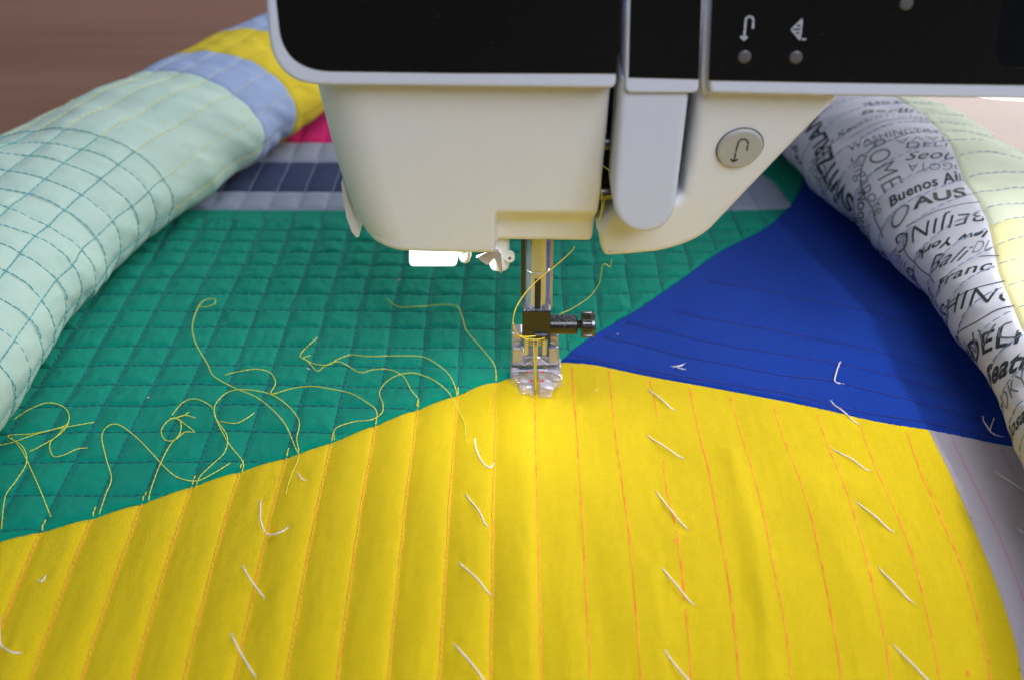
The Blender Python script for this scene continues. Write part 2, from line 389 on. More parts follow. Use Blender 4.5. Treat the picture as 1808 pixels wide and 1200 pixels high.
def inpoly(x, y, P):
    c = np.zeros(x.shape, bool)
    for i in range(len(P)):
        x1, y1 = P[i - 1]; x2, y2 = P[i]
        if y1 == y2: continue
        m = ((y1 > y) != (y2 > y)); c ^= m & (x < (x2 - x1) * (y - y1) / (y2 - y1) + x1)
    return c
def patch_id(x, y):
    idv = np.zeros(x.shape, int)
    for k, (P, _) in enumerate(POLY, 1): idv[inpoly(x, y, P)] = k
    return idv
# green rows and columns
ROWPY = [880, 822, 769, 722, 685, 650, 616, 582, 553, 523, 495, 472, 450, 430, 410, 392]
ROWY = unq(np.array([600.] * len(ROWPY)), np.array(ROWPY, float))[:, 1]
ROWY = np.concatenate([ROWY[0] - 14.5 * np.arange(4, 0, -1), ROWY])
def rwob(x, i=0): return 1.0 * vnoise(x, x * 0 + 37 * i, 38, 11) + .4 * vnoise(x, x * 0 + 11 * i, 9, 12)
def cwob(y, k=0): return .9 * vnoise(y, y * 0 + 29 * k, 45, 21) * np.clip((np.asarray(y) + 20) / 60, .35, 1) + .25 * vnoise(y, y * 0 + 17 * k, 9, 22)
# blue rows (traced)
BROW = [pxpoly(p) for p in (
    [(1005, 626), (1050, 636), (1200, 664), (1400, 697), (1500, 722), (1640, 745), (1760, 772)],
    [(1065, 594), (1200, 626), (1330, 652), (1400, 664), (1480, 674), (1640, 715), (1740, 740)],
    [(1105, 568), (1200, 592), (1300, 612), (1400, 629), (1500, 645), (1600, 668), (1700, 700)],
    [(1190, 548), (1250, 562), (1350, 580), (1480, 605), (1560, 625), (1690, 664)],
    [(1250, 497), (1340, 512), (1400, 524), (1530, 548), (1640, 582)])]
def smooth_step(a): a = np.clip(a, 0, 1); return a * a * (3 - 2 * a)
def curve_dist(x, y, C, lim=4.0):
    """distance to a dense polyline; big outside lim of its box"""
    d = np.full(x.shape, 99.0); m = (x > C[:, 0].min() - lim) & (x < C[:, 0].max() + lim) & (y > C[:, 1].min() - lim) & (y < C[:, 1].max() + lim)
    xs, ys = x[m], y[m]; best = np.full(xs.shape, 1e9)
    for i in range(len(C) - 1):
        a, b = C[i], C[i + 1]; ab = b - a; L = ab @ ab + 1e-12
        t = np.clip(((xs - a[0]) * ab[0] + (ys - a[1]) * ab[1]) / L, 0, 1)
        dd = (xs - a[0] - t * ab[0]) ** 2 + (ys - a[1] - t * ab[1]) ** 2; np.minimum(best, dd, out=best)
    d[m] = np.sqrt(best); return d
def puff(t, p=.55): return (4 * t * (1 - t)).clip(0, 1) ** p
def micro(x, y, idv):
    x = np.asarray(x, float); y = np.asarray(y, float)
    colx = x - cwob(y); t = (colx / PITCH) % 1.0; k = np.floor(colx / PITCH)
    yy = y - rwob(x); ri = np.interp(yy, ROWY, np.arange(len(ROWY))); s = ri % 1.0
    z = np.zeros(x.shape)
    g = idv == 0
    var = 1 + .35 * vnoise(k * 9.1, np.floor(ri) * 7.7, 3.1, 5)
    wr = .22 * vnoise(x, y, 4.5, 31) + .16 * vnoise(x * 3, y, 5, 32) + .10 * vnoise(x, y, 1.9, 33)
    z = np.where(g, np.minimum(puff(t), puff(s) * 1.15) * 1.35 * var + wr * 1.25 * np.minimum(puff(t), puff(s)), z)
    ye = idv == 1
    stitched = smooth_step((-x + 3) / 6)
    asym = puff(t ** 1.45, .6) * 1.7
    z = np.where(ye, stitched * (asym + .25 * vnoise(x, y * .22, 5, 41) * puff(t)) + (1 - stitched) * (.55 * vnoise(x + y * .12, y * .16, 10, 42) + .5 * vnoise(x, y, 34, 43) + .2)
                 + .12 * vnoise(x * 1.4, y * .35, 2.4, 44), z)
    b = idv == 2
    z = np.where(b, .45 * vnoise(x * .6, y, 14, 51) + .25 + .10 * vnoise(x, y * 2, 5, 52), z)
    gy = idv == 3
    z = np.where(gy, .3 * vnoise(x, y, 12, 61), z)
    st = idv >= 4
    z = np.where(st, puff(t) * .9 + .15 * vnoise(x, y, 4, 62), z)
    return z
STEP = .75
gx = np.arange(-215, 216, STEP); gy_ = np.arange(-165, 345, STEP)
# coarser far away
gy_ = gy_[(gy_ < 150) | (np.arange(len(gy_)) % 2 == 0)]
X, Y = np.meshgrid(gx, gy_); nx, ny = len(gx), len(gy_)
idv = patch_id(X, Y)
diff = np.zeros(X.shape, bool)
h_ = idv[:, 1:] != idv[:, :-1]; diff[:, 1:] |= h_; diff[:, :-1] |= h_
v_ = idv[1:] != idv[:-1]; diff[1:] |= v_; diff[:-1] |= v_
curves = [cA, cB, cB2, cC, cD, gr_end] + [np.array([(-BIG, YS[0]), (gr_end[0][0], YS[0])])]
segs = []
for P, _ in POLY:
    a = P; b = np.roll(P, -1, 0); segs.append(np.stack([a, b], 1))
segs = np.concatenate(segs)
keep = (segs[:, :, 0].min(1) < 216) & (segs[:, :, 0].max(1) > -216) & (segs[:, :, 1].min(1) < 346) & (segs[:, :, 1].max(1) > -166)
segs = segs[keep]
ci = np.argwhere(diff); snapped = np.zeros(X.shape, bool)
px_, py_ = X[diff], Y[diff]; best = np.full(len(px_), 1e9); bx = px_.copy(); by = py_.copy()
for a, b in segs:
    ab = b - a; L = ab @ ab
    if L < 1e-9: continue
    t = np.clip(((px_ - a[0]) * ab[0] + (py_ - a[1]) * ab[1]) / L, 0, 1); qx = a[0] + t * ab[0]; qy = a[1] + t * ab[1]
    # only true borders: the ids on both sides differ
    dd = (px_ - qx) ** 2 + (py_ - qy) ** 2; m = dd < best; best[m] = dd[m]; bx[m] = qx[m]; by[m] = qy[m]
m = best < (STEP * .55) ** 2
sn = np.zeros(len(px_), bool); sn[m] = True
X[diff] = np.where(sn, bx, px_); Y[diff] = np.where(sn, by, py_); snapped[diff] = sn
# borders as ditch
dm = np.minimum.reduce([curve_dist(X, Y, c) for c in (cA, cB, cB2, cC, cD, gr_end)])
for yv in YS: dm = np.minimum(dm, np.where(X < NAVX, np.abs(Y - yv), 99))
vid = patch_id(X, Y)
Z = macro(X, Y) + micro(X, Y, vid) * np.clip(dm / 3.0, 0, 1) ** .6
raised = np.isin(vid, (0, 2))   # folded edges lie on top
Z += np.where(snapped, -.35, 0) + np.where(raised, .35 * np.exp(-((dm - 1.2) / 1.3) ** 2), 0)
ad_ = micro(X, Y, vid)
for c in BROW:
    d = curve_dist(X, Y, c); Z -= np.where(vid == 2, .38 * np.exp(-(d / 1.1) ** 2), 0)
def dimple(cx, cy, r, h):
    global Z
    Z = Z - h * np.exp(-((X - cx) ** 2 + (Y - cy) ** 2) / r ** 2)
dimple(0, 4, 11, .9)
# creases on the unstitched yellow
for pts, w, h in (([(1290, 800), (1330, 960), (1350, 1080), (1360, 1200)], 3.0, .9), ([(1150, 1000), (1165, 1100), (1170, 1200)], 3.5, .5), ([(1000, 900), (1010, 1050), (1015, 1200)], 4, .4), ([(1450, 860), (1500, 1000), (1530, 1200)], 5, .5)):
    d = curve_dist(X, Y, pxpoly(pts), 14); Z += np.where(vid == 1, h * np.exp(-(d / w) ** 2), 0)
TACKS = [[(838, 777), (842, 795), (852, 815), (865, 825), (872, 818)], [(825, 877), (845, 900), (858, 928)], [(812, 995), (840, 1018), (863, 1047)], [(805, 1140), (830, 1167), (855, 1200), (865, 1212)],
         [(1147, 690), (1166, 702), (1188, 723)], [(1147, 772), (1175, 788), (1204, 809)], [(1162, 872), (1185, 900), (1211, 932)], [(1171, 1005), (1195, 1032), (1218, 1062)], [(1178, 1155), (1200, 1182), (1222, 1206)],
         [(1469, 712), (1490, 726), (1513, 748)], [(1472, 794), (1505, 810), (1532, 831)], [(1514, 888), (1545, 910), (1573, 937)], [(1554, 1006), (1580, 1030), (1608, 1062)], [(1583, 1145), (1610, 1170), (1638, 1200)],
         [(460, 888), (460, 915), (466, 935), (474, 945)], [(474, 945), (488, 941), (506, 934)], [(430, 1002), (445, 1026), (466, 1053)], [(411, 1124), (430, 1160), (450, 1192)],
         [(-2, 1095), (0, 1130), (5, 1142)], [(5, 1142), (20, 1150), (35, 1152)], [(527, 838), (532, 843), (538, 848)], [(72, 1027), (76, 1023), (80, 1018)], [(1482, 642), (1477, 656), (1474, 672), (1484, 677)], [(1188, 648), (1196, 646), (1206, 644)], [(1195, 649), (1206, 652)],
         [(1735, 740), (1743, 752), (1750, 762), (1765, 771)], [(1754, 742), (1750, 752), (1748, 760)], [(1760, 835), (1785, 850), (1812, 868)], [(1800, 935), (1815, 945)]]
for t in TACKS:
    for e in (t[0], t[-1]):
        c = unq(np.array([e[0] * 1.]), np.array([e[1] * 1.]))[0]; m_ = (abs(X - c[0]) < 6) & (abs(Y - c[1]) < 6)
        Z[m_] -= .45 * np.exp(-((X[m_] - c[0]) ** 2 + (Y[m_] - c[1]) ** 2) / 1.7 ** 2)
from functools import lru_cache
def Zq(x, y):
    """bilinear look-up of the finished quilt surface"""
    x = np.asarray(x, float); y = np.asarray(y, float)
    fi = np.clip(np.interp(x, gx, np.arange(nx)), 0, nx - 1.001); fj = np.clip(np.interp(y, gy_, np.arange(ny)), 0, ny - 1.001)
    i = fi.astype(int); j = fj.astype(int); a = fi - i; b = fj - j
    return (Z[j, i] * (1 - a) + Z[j, i + 1] * a) * (1 - b) + (Z[j + 1, i] * (1 - a) + Z[j + 1, i + 1] * a) * b
quilt = thing('quilt', 'partly quilted patchwork quilt in yellow, green and blue, rolled up at both sides', 'quilt', (0, 60, -14))
idx = np.arange(nx * ny).reshape(ny, nx)
q = np.stack([idx[:-1, :-1], idx[:-1, 1:], idx[1:, 1:], idx[1:, :-1]], -1).reshape(-1, 4)
sf = snapped.ravel(); Xf, Yf, Zf = X.ravel(), Y.ravel(), Z.ravel()
d02 = sf[q[:, 0]] & sf[q[:, 2]]; d13 = sf[q[:, 1]] & sf[q[:, 3]] & ~d02
tri = np.concatenate([q[d02][:, [0, 1, 2]], q[d02][:, [0, 2, 3]], q[d13][:, [0, 1, 3]], q[d13][:, [1, 2, 3]]])
quad = q[~d02 & ~d13]
fid_q = patch_id(Xf[quad].mean(1), Yf[quad].mean(1)); fid_t = patch_id(Xf[tri].mean(1), Yf[tri].mean(1))
VXYZ = np.stack([Xf, Yf, Zf], -1)
patches = {}
info = {0: ('green', 'green cotton patch quilted in a grid'), 1: ('yellow', 'yellow cotton patch with quilting lines and orange pen marks'), 2: ('blue', 'royal blue cotton patch'),
        3: ('grey', 'grey cotton patch at the right of the yellow one'), 4: ('lavender', 'light grey strip behind the green patch'), 5: ('navy', 'dark navy strip'),
        6: ('lavender', 'pale blue grey strip'), 7: ('yellow2', 'far yellow patch'), 8: ('magenta', 'magenta patch')}
for k in range(9):
    fq = quad[fid_q == k]; ft = tri[fid_t == k]
    if len(fq) + len(ft) == 0: continue
    used = np.unique(np.concatenate([fq.ravel(), ft.ravel()])); re = np.zeros(nx * ny, int); re[used] = np.arange(len(used))
    faces = re[fq].tolist() + re[ft].tolist(); vv = VXYZ[used]
    ang = {0: .0, 1: .35, 2: .5}.get(k, 0); ca, sa = math.cos(ang), math.sin(ang)
    uv = np.stack([vv[:, 0] * ca - vv[:, 1] * sa, vv[:, 0] * sa + vv[:, 1] * ca], -1)
    patches[k] = mesh_obj('fabric_patch', vv, faces, M[info[k][0]], quilt, uv=uv, label=info[k][1])
# batting and backing below, a closed slab under the top
bxs = np.linspace(-214, 214, 60); bys = np.linspace(-164, 342, 60); BX, BY = np.meshgrid(bxs, bys); BZ = macro(BX, BY) - 1.6
vv = np.concatenate([np.stack([BX, BY, BZ], -1).reshape(-1, 3), np.stack([BX, BY, BZ - 1.2], -1).reshape(-1, 3)]); n2 = 3600
ii = np.arange(n2).reshape(60, 60); f = np.stack([ii[:-1, :-1], ii[:-1, 1:], ii[1:, 1:], ii[1:, :-1]], -1).reshape(-1, 4)
fc = f.tolist() + (f[:, ::-1] + n2).tolist()
rim = list(ii[0]) + list(ii[1:, -1]) + list(ii[-1, -2::-1]) + list(ii[-2:0:-1, 0])
for a, b in zip(rim, rim[1:] + rim[:1]): fc.append([b, a, a + n2, b + n2])
mesh_obj('batting', vv, fc, M['mint'], quilt, uv=vv[:, :2])

# ------------------------------------------------------------------ stitch lines
def stitches(C, L=2.7, gap=.35, r=.2, surf=None, V=None, Fc=None, lift=.10, jit=.12):
    """C: (n,2) world polyline on the quilt, or (n,3)+normals via surf. makes single stitches along it"""
    seg = np.linalg.norm(np.diff(C, axis=0), axis=1); cum = np.concatenate([[0], np.cumsum(seg)]); tot = cum[-1]; s = 0
    while s < tot - L * .5:
        l = L * (1 + random.uniform(-.08, .08)); e = min(s + l, tot)
        t = np.array([s, s + (e - s) * .15, s + (e - s) * .5, s + (e - s) * .85, e]); P = np.stack([np.interp(t, cum, C[:, i]) for i in range(C.shape[1])], -1)
        d = P[-1, :2] - P[0, :2]; d /= np.linalg.norm(d) + 1e-9; o = np.array([-d[1], d[0]]) * random.uniform(-jit, jit)
        off = np.array([-.25, .5, 1, .5, -.25]) * r + lift
        if C.shape[1] == 2:
            P[:, :2] += o + np.outer([-.12, 0, 0, 0, .12], [-d[1], d[0]])
            P3 = np.concatenate([P, (Zq(P[:, 0], P[:, 1]) + off)[:, None]], 1)
        else: P3 = surf(P, off)
        rr = r * np.array([.55, 1, 1, 1, .55]); tube(P3, rr, 5, V, Fc)
        s = e + gap
def runs(C, mask):
    out = []; cur = []
    for p, m in zip(C, mask):
        if m: cur.append(p)
        elif cur: out.append(np.array(cur)); cur = []
    if cur: out.append(np.array(cur))
    return [c for c in out if len(c) > 3]
def stitch_line(C, ids, mtl, parent, inset=.8, **kw):
    C = np.asarray(C); pid = patch_id(C[:, 0], C[:, 1]); ok = np.isin(pid, ids)
    V, Fc = [], []
    for c in runs(C, ok): stitches(c, V=V, Fc=Fc, **kw)
    if V: return mesh_obj('stitch_line', V, Fc, mtl, parent)
ys = np.arange(-150, YS[0], .8); xs = np.arange(-205, 205, .8)
for k in range(-16, 10):
    C = np.stack([PITCH * k + cwob(ys), ys], -1); stitch_line(C, [0], M['teal'], patches[0], L=2.3, gap=.6, r=.19)
for i, y0 in enumerate(ROWY):
    C = np.stack([xs, y0 + rwob(xs)], -1); stitch_line(C, [0], M['teal'], patches[0], L=2.1, gap=.8, r=.16)
def ribbon(C, w, V, Fc, lift=.10, vary=.3):
    C = np.asarray(C); d = np.gradient(C, axis=0); d /= np.linalg.norm(d, axis=1)[:, None] + 1e-9; nn = np.stack([-d[:, 1], d[:, 0]], -1)
    ww = w * (1 + vary * vnoise(np.arange(len(C)) * 1.0, np.zeros(len(C)), 3.0, int(abs(C[0, 0] * 10)) % 97)) / 2
    b = len(V)
    for s in (-1, 0, 1):
        P = C + nn * (ww * s)[:, None]; z = Zq(P[:, 0], P[:, 1]) + lift; V.extend(np.concatenate([P, z[:, None]], 1).tolist())
    m = len(C)
    for a in (0, m):
        for i in range(m - 1): Fc.append((b + a + i, b + a + i + 1, b + a + m + i + 1, b + a + m + i))
for k in range(-13, 0):
    C = np.stack([PITCH * k + cwob(ys), ys], -1); m = np.isin(patch_id(C[:, 0], C[:, 1]), [1])
    V, Fc = [], []
    for c in runs(C, m): ribbon(c, .40, V, Fc, .07, .6)
    if V: mesh_obj('pen_mark', V, Fc, M['pen'], patches[1])
    stitch_line(C, [1], M['ystitch'], patches[1], L=1.8, gap=.35, r=.19, jit=.1)
    if k >= -11:   # thread tail still in the green just above the seam
        c = C[np.isin(patch_id(C[:, 0], C[:, 1]), [0])][:6]
        V, Fc = [], []; stitches(c, V=V, Fc=Fc, L=1.7, gap=.2, r=.2, lift=.3); 
        if V: mesh_obj('stitch_line', V, Fc, M['ytail'], patches[0])
for pts in ([(944, 700), (946, 800), (950, 950), (955, 1200)], [(1010, 648), (1018, 760), (1030, 950), (1042, 1200)], [(1075, 655), (1088, 780), (1109, 930), (1131, 1200), (1134, 1260)],
            [(1147, 672), (1156, 712), (1160, 738)], [(1170, 810), (1180, 880), (1192, 925)], [(1194, 935), (1203, 1000), (1208, 1060)], [(1210, 1075), (1218, 1160), (1221, 1250)],
            [(1217, 684), (1235, 770), (1251, 830), (1275, 960), (1291, 1060), (1305, 1200), (1308, 1260)], [(1290, 700), (1310, 770), (1337, 865), (1365, 1000), (1385, 1100), (1397, 1200), (1401, 1270)],
            [(1365, 713), (1385, 780), (1418, 870), (1445, 970), (1470, 1100), (1485, 1200), (1490, 1260)], [(1443, 731), (1462, 790), (1495, 870), (1535, 1010), (1560, 1120), (1572, 1200), (1578, 1260)],
            [(1517, 747), (1545, 820), (1580, 900), (1610, 980), (1640, 1100), (1658, 1200), (1665, 1260)], [(1599, 760), (1630, 840), (1668, 930), (1708, 1030), (1735, 1130), (1748, 1200), (1755, 1260)]):
    V, Fc = [], []; ribbon(pxpoly(pts, .9), .42, V, Fc, .07, .55); mesh_obj('pen_mark', V, Fc, M['pen'], patches[1])
for pts in ([(1680, 768), (1700, 815), (1717, 849), (1748, 912), (1780, 984), (1808, 1065), (1830, 1140)], [(1766, 790), (1780, 815), (1793, 840)]):
    V, Fc = [], []; ribbon(pxpoly(pts, .9), .42, V, Fc); mesh_obj('pen_mark', V, Fc, M['penpink'], patches[3])
# pen blots
for x, y in ((1290, 704), (1364, 992), (1296, 1104), (1384, 1096), (1192, 955), (1490, 860), (1708, 1190), (1745, 1168)):
    c = unq(np.array([x * 1.]), np.array([y * 1.]))[0]; a = np.linspace(0, 2 * np.pi, 9)[:-1]
    P = np.stack([c[0] + .5 * np.cos(a), c[1] + .9 * np.sin(a)], -1); mesh_obj('pen_mark', np.concatenate([P, (Zq(P[:, 0], P[:, 1]) + .12)[:, None]], 1), [list(range(8))], M['pen'], patches[1])
for c in BROW: stitch_line(c, [2], M['bluestitch'], patches[2], L=2.4, r=.17)
ys2 = np.arange(YS[0], YS[1], .8); ys3 = np.arange(YS[1], YS[3], .8); ys4 = np.arange(YS[3], 340, .8)
for k in range(-14, 10):
    stitch_line(np.stack([PITCH * k + cwob(ys2), ys2], -1), [4], M['greyst'], patches[4], r=.15)
    if k < 5:
        stitch_line(np.stack([PITCH * k + cwob(ys3), ys3], -1), [5], M['greyst'], patches[5], r=.2)
        stitch_line(np.stack([PITCH * k + cwob(ys3), ys3], -1), [6], M['greyst'], patches[6], r=.15)

# ------------------------------------------------------------------ rolled sides of the quilt
class Roll:
    def __init__(s, a, b, xs, sc, y0=-150, y1=430, seed=0):
        s.ST = np.array([-120, -40, 40, 120, 200, 300.]); s.a, s.b, s.seed = a, b, seed
        Yf = np.arange(y0 - 60, y1 + 61, 1.0); k = np.exp(-np.linspace(-2, 2, 81) ** 2); k /= k.sum()
        ext = lambda v: np.interp(Yf, s.ST, v) + np.where(Yf > 300, (Yf - 300) * (v[-1] - v[-2]) / 100 * .8 if v is xs else 0, 0)
        s.Yf = Yf; pad = lambda v: np.convolve(np.pad(v, 40, mode='edge'), k, 'valid')
        s.xf = pad(ext(xs)); s.sf = pad(np.interp(Yf, s.ST, sc)); s.dxf = np.gradient(s.xf); s.y0, s.y1 = y0, y1
        per = np.linspace(0, 2 * np.pi, 400); pe = np.stack([a * np.cos(per), b * np.sin(per)], -1)
        s.arc = np.concatenate([[0], np.cumsum(np.linalg.norm(np.diff(pe, axis=0), axis=1))]); s.per = per; s.LEN = s.arc[-1]
    def base(s, Yv, V):
        ph = np.interp(V % s.LEN, s.arc, s.per); x = np.interp(Yv, s.Yf, s.xf); sc = np.interp(Yv, s.Yf, s.sf); dx = np.interp(Yv, s.Yf, s.dxf); L = np.sqrt(1 + dx * dx)
        c, q = np.cos(ph), np.sin(ph)
        P = np.stack([x + s.a * sc * c / L, Yv - dx / L * s.a * sc * c, s.b * sc * (1 + q) - 1.5], -1)
        nn = np.stack([c / s.a / L, -dx / L * c / s.a, q / s.b], -1); nn /= np.linalg.norm(nn, axis=-1)[..., None]
        return P, nn
    def disp(s, Yv, V):
        ph = np.interp(V % s.LEN, s.arc, s.per); A, B = 34 * np.cos(ph), 34 * np.sin(ph)
        w = 1.5 * vnoise(Yv + B, A, 45, s.seed + 70) + 1.7 * vnoise(Yv + B * .6, A + B * .3, 19, s.seed + 71) + .45 * vnoise(Yv + B * .8, A - B * .6, 6, s.seed + 72)
        return w + s.pf(Yv, V)
    def pos(s, Yv, V, off=0.0):
        P, nn = s.base(Yv, V); return P + nn * (s.disp(Yv, V) + off)[..., None]
    def grid(s):
        if not hasattr(s, 'G'):
            u = np.arange(s.y0, s.y1, 2.0); v = np.arange(0, s.LEN, 1.5); U, Vv = np.meshgrid(u, v); P = s.pos(U, Vv); _, nn = s.base(U, Vv)
            fr = ((CAM - P) * nn).sum(-1) > 0; s.G = (U[fr], Vv[fr], proj(P)[fr])
        return s.G
    def inv(s, px, py):
        U, Vv, Q = s.grid(); d = (Q[:, 0] - px) ** 2 + (Q[:, 1] - py) ** 2; k = np.argsort(d)[:3]; w = 1 / (d[k] + 1); w /= w.sum()
        return (U[k] * w).sum(), (Vv[k] * w).sum()
    def build(s, name, u0, u1, v0, v1, mtl, label, parent, du=1.1, dv=1.1, uend=None):
        u = np.linspace(u0, u1, max(2, int((u1 - u0) / du))); v = np.linspace(v0, v1, max(2, int((v1 - v0) / dv))); U, Vv = np.meshgrid(u, v)
        P = s.pos(U, Vv); d = np.minimum(np.abs(U - u0), np.abs(U - u1)); _, nn = s.base(U, Vv); P = P - nn * (.5 * np.exp(-(d / .8) ** 2))[..., None]
        if v1 - v0 < s.LEN - 1: d = np.minimum(np.abs(Vv - v0), np.abs(Vv - v1)); P = P - nn * (.5 * np.exp(-(d / .8) ** 2))[..., None]
        nU, nV = len(u), len(v); ii = np.arange(nU * nV).reshape(nV, nU); f = np.stack([ii[:-1, :-1], ii[:-1, 1:], ii[1:, 1:], ii[1:, :-1]], -1).reshape(-1, 4)
        return mesh_obj(name, P.reshape(-1, 3), f[:, ::-1] if False else f, mtl, parent, uv=np.stack([U.ravel(), Vv.ravel()], -1), label=label)
    def line(s, uv, mtl, parent, L=2.7, r=.2, gap=.5, lift=.12):
        uv = np.asarray(uv, float); V, Fc = [], []
        stitches(np.concatenate([uv, np.zeros((len(uv), 1))], 1), L=L, gap=gap, r=r, surf=lambda P, off: s.pos(P[:, 0], P[:, 1], off), V=V, Fc=Fc, lift=lift)
        if V: return mesh_obj('stitch_line', V, Fc, mtl, parent)
def ndl(t): return puff(t, .55)
RL = Roll(41.4, 24.8, np.array([-196.9, -197.7, -197.8, -182.1, -152.0, -114.4]), np.array([1.01, 1.01, 1.0, 1.03, .99, .93]), seed=1)
RL.pf = lambda Yv, V: 0 * Yv
uT = RL.inv(184, 246)[0]; uB = RL.inv(405, 163)[0]; uY = RL.inv(480, 132)[0]; uP = RL.inv(440, 52)[0]
del RL.G
nL = 15; vp = RL.LEN / nL
# one longitudinal line passes through (245,262)
v_ref = RL.inv(249, 262)[1]; del RL.G
def pfL(Yv, V):
    t = ((V - v_ref) / vp) % 1.0; a = ndl(t); s = ((Yv - uT) / PITCH) % 1.0
    grid = np.minimum(a, ndl(s) * 1.1); return np.where(Yv < uT, grid * 1.0, a * .75)
RL.pf = pfL
mint = RL.build('fabric_patch', -150, uB, 0, RL.LEN, M['mint'], 'pale mint backing rolled up along the left side', quilt)
palep = RL.build('fabric_patch', uB, uY, 0, RL.LEN, M['pale'], 'pale blue band of the left roll', quilt)
yelp = RL.build('fabric_patch', uY, uP, 0, RL.LEN, M['yellow2'], 'yellow band of the left roll', quilt)
pal2 = RL.build('fabric_patch', uP, 428, 0, RL.LEN, M['pale'], 'far pale blue band of the left roll', quilt)
def wl(x, k, a=.6): return a * vnoise(x, x * 0 + 31 * k, 14, 90)
for i in range(nL):
    v0 = v_ref + i * vp
    uu = np.arange(-148, uT, .8); RL.line(np.stack([uu, v0 + wl(uu, i)], -1), M['tealroll'], mint, r=.26, gap=.2)
    uu = np.arange(uT + 1, uB, .8); RL.line(np.stack([uu, v0 + wl(uu, i)], -1), M['cream'], mint, r=.2)
    uu = np.arange(uB, uY, .8); RL.line(np.stack([uu, v0 + wl(uu, i)], -1), M['cream'], palep, r=.12)
u = uT; i = 0
while u > -148:
    vv_ = np.arange(0, RL.LEN, .8); RL.line(np.stack([u + wl(vv_, i, .9) * (i > 0), vv_], -1), M['tealroll'], mint, r=.2, gap=.3); u -= PITCH; i += 1
# right roll
RR = Roll(39.0, 20.9, np.array([172.4, 178.8, 181.5, 167.0, 148.4, 129.8]), np.array([1.05, 1.05, 1.05, 1.08, 1.01, 1.01]), y0=-150, y1=330, seed=5)
def pfR(Yv, V):
    s = ((Yv - rwR(V) - 6) / PITCH) % 1.0; return puff(s, .5) * .8
def rwR(V): return 1.3 * vnoise(V, V * 0, 22, 95)
RR.pf = pfR
sv = [RR.inv(x, y) for x, y in ((1635, 204), (1677, 253), (1714, 336), (1751, 423), (1763, 478), (1803, 580))]
sv = np.array(sorted(sv)); 
vs_ = lambda u: np.interp(u, sv[:, 0], sv[:, 1])
# seam follows traced line: build two patches with a sheared v
def build_between(f0, f1, mtl, label, ua=-150, ub=328.5):
    u = np.linspace(ua, ub, int((ub - ua) / 1.1)); n = 110; t = np.linspace(0, 1, n); U, T = np.meshgrid(u, t); a, b = f0(U), f1(U); Vv = a + (b - a) * T
    P = RR.pos(U, Vv); _, nn = RR.base(U, Vv); d = np.minimum(T, 1 - T) * (b - a); P = P - nn * (.55 * np.exp(-(d / .8) ** 2))[..., None]
    ii = np.arange(U.size).reshape(U.shape); f = np.stack([ii[:-1, :-1], ii[:-1, 1:], ii[1:, 1:], ii[1:, :-1]], -1).reshape(-1, 4)
    return mesh_obj('fabric_patch', P.reshape(-1, 3), f, mtl, quilt, uv=np.stack([U.ravel(), Vv.ravel()], -1), label=label)
printp = build_between(vs_, lambda u: 0 * u + RR.LEN * .86, M['prints'], 'white cotton printed with black city names on the right roll')
limep = build_between(lambda u: 0 * u - RR.LEN * .14, vs_, M['lime'], 'pale yellow backing of the right roll', -150, RR.inv(1755, 395)[0])
limefar = build_between(lambda u: 0 * u - RR.LEN * .14, vs_, M['celadon'], 'pale green far backing of the right roll', RR.inv(1755, 395)[0], 328.5)
for k in range(-12, 27):
    u0 = 6 + PITCH * k
    if not -148 < u0 < 326: continue
    vv_ = np.arange(-RR.LEN * .14, RR.LEN * .86, .8); uu = u0 + rwR(vv_) + .3 * vnoise(vv_, vv_ * 0 + k * 13, 8, 96)
    sp_ = vv_ < vs_(uu)
    RR.line(np.stack([uu, vv_], -1)[sp_], M['slate'], limep, r=.15)
    RR.line(np.stack([uu, vv_], -1)[~sp_], M['slate'], printp, r=.17)
# printed words
def text_mesh(txt, bold, shear):
    cu = bpy.data.curves.new('text', 'FONT'); cu.body = txt; cu.size = 1.0; cu.offset = bold; cu.shear = shear; cu.resolution_u = 3; cu.space_character = 1.05
    o = bpy.data.objects.new('text', cu); COL.objects.link(o); dg = bpy.context.evaluated_depsgraph_get(); me = bpy.data.meshes.new_from_object(o.evaluated_get(dg))
    bm = bmesh.new(); bm.from_mesh(me); bpy.data.objects.remove(o); bpy.data.curves.remove(cu); bpy.data.meshes.remove(me); return bm
def word(txt, x0, y0, x1, y1, h, bold=0.0, shear=0.0, mtl='ink'):
    a = np.array(RR.inv(x0, y0)); b = np.array(RR.inv(x1, y1)); bm = text_mesh(txt, bold, shear)
    xs_ = [v.co.x for v in bm.verts]
    if not xs_: bm.free(); return
    mn, mx = min(xs_), max(xs_); L = np.linalg.norm(b - a); sx = L / (mx - mn); d = (b - a) / L
    # v grows towards the left of the picture, u away: the up direction that keeps the letters unmirrored
    e = np.array([-d[1], d[0]])
    for k in range(1, int(L / 1.6)):
        bmesh.ops.bisect_plane(bm, geom=bm.verts[:] + bm.edges[:] + bm.faces[:], plane_co=(mn + k * 1.6 / sx, 0, 0), plane_no=(1, 0, 0))
    for k in range(-2, int(h / 1.6) + 1):
        bmesh.ops.bisect_plane(bm, geom=bm.verts[:] + bm.edges[:] + bm.faces[:], plane_co=(0, k * 1.6 / (h * 1.4), 0), plane_no=(0, 1, 0))
    bm.verts.ensure_lookup_table(); co = np.array([v.co[:] for v in bm.verts]); uvp = a + np.outer((co[:, 0] - mn) * sx, d) + np.outer(co[:, 1] * h * 1.22, e)
    ok = uvp[:, 1] > vs_(uvp[:, 0]) + .5; P = RR.pos(uvp[:, 0], uvp[:, 1], np.full(len(uvp), .10))
    fs = [[v.index for v in f.verts] for f in bm.faces]; fs = [f for f in fs if all(ok[i] for i in f)]; bm.free()
    if fs: mesh_obj('lettering', P, fs, M[mtl], printp, smooth=True)
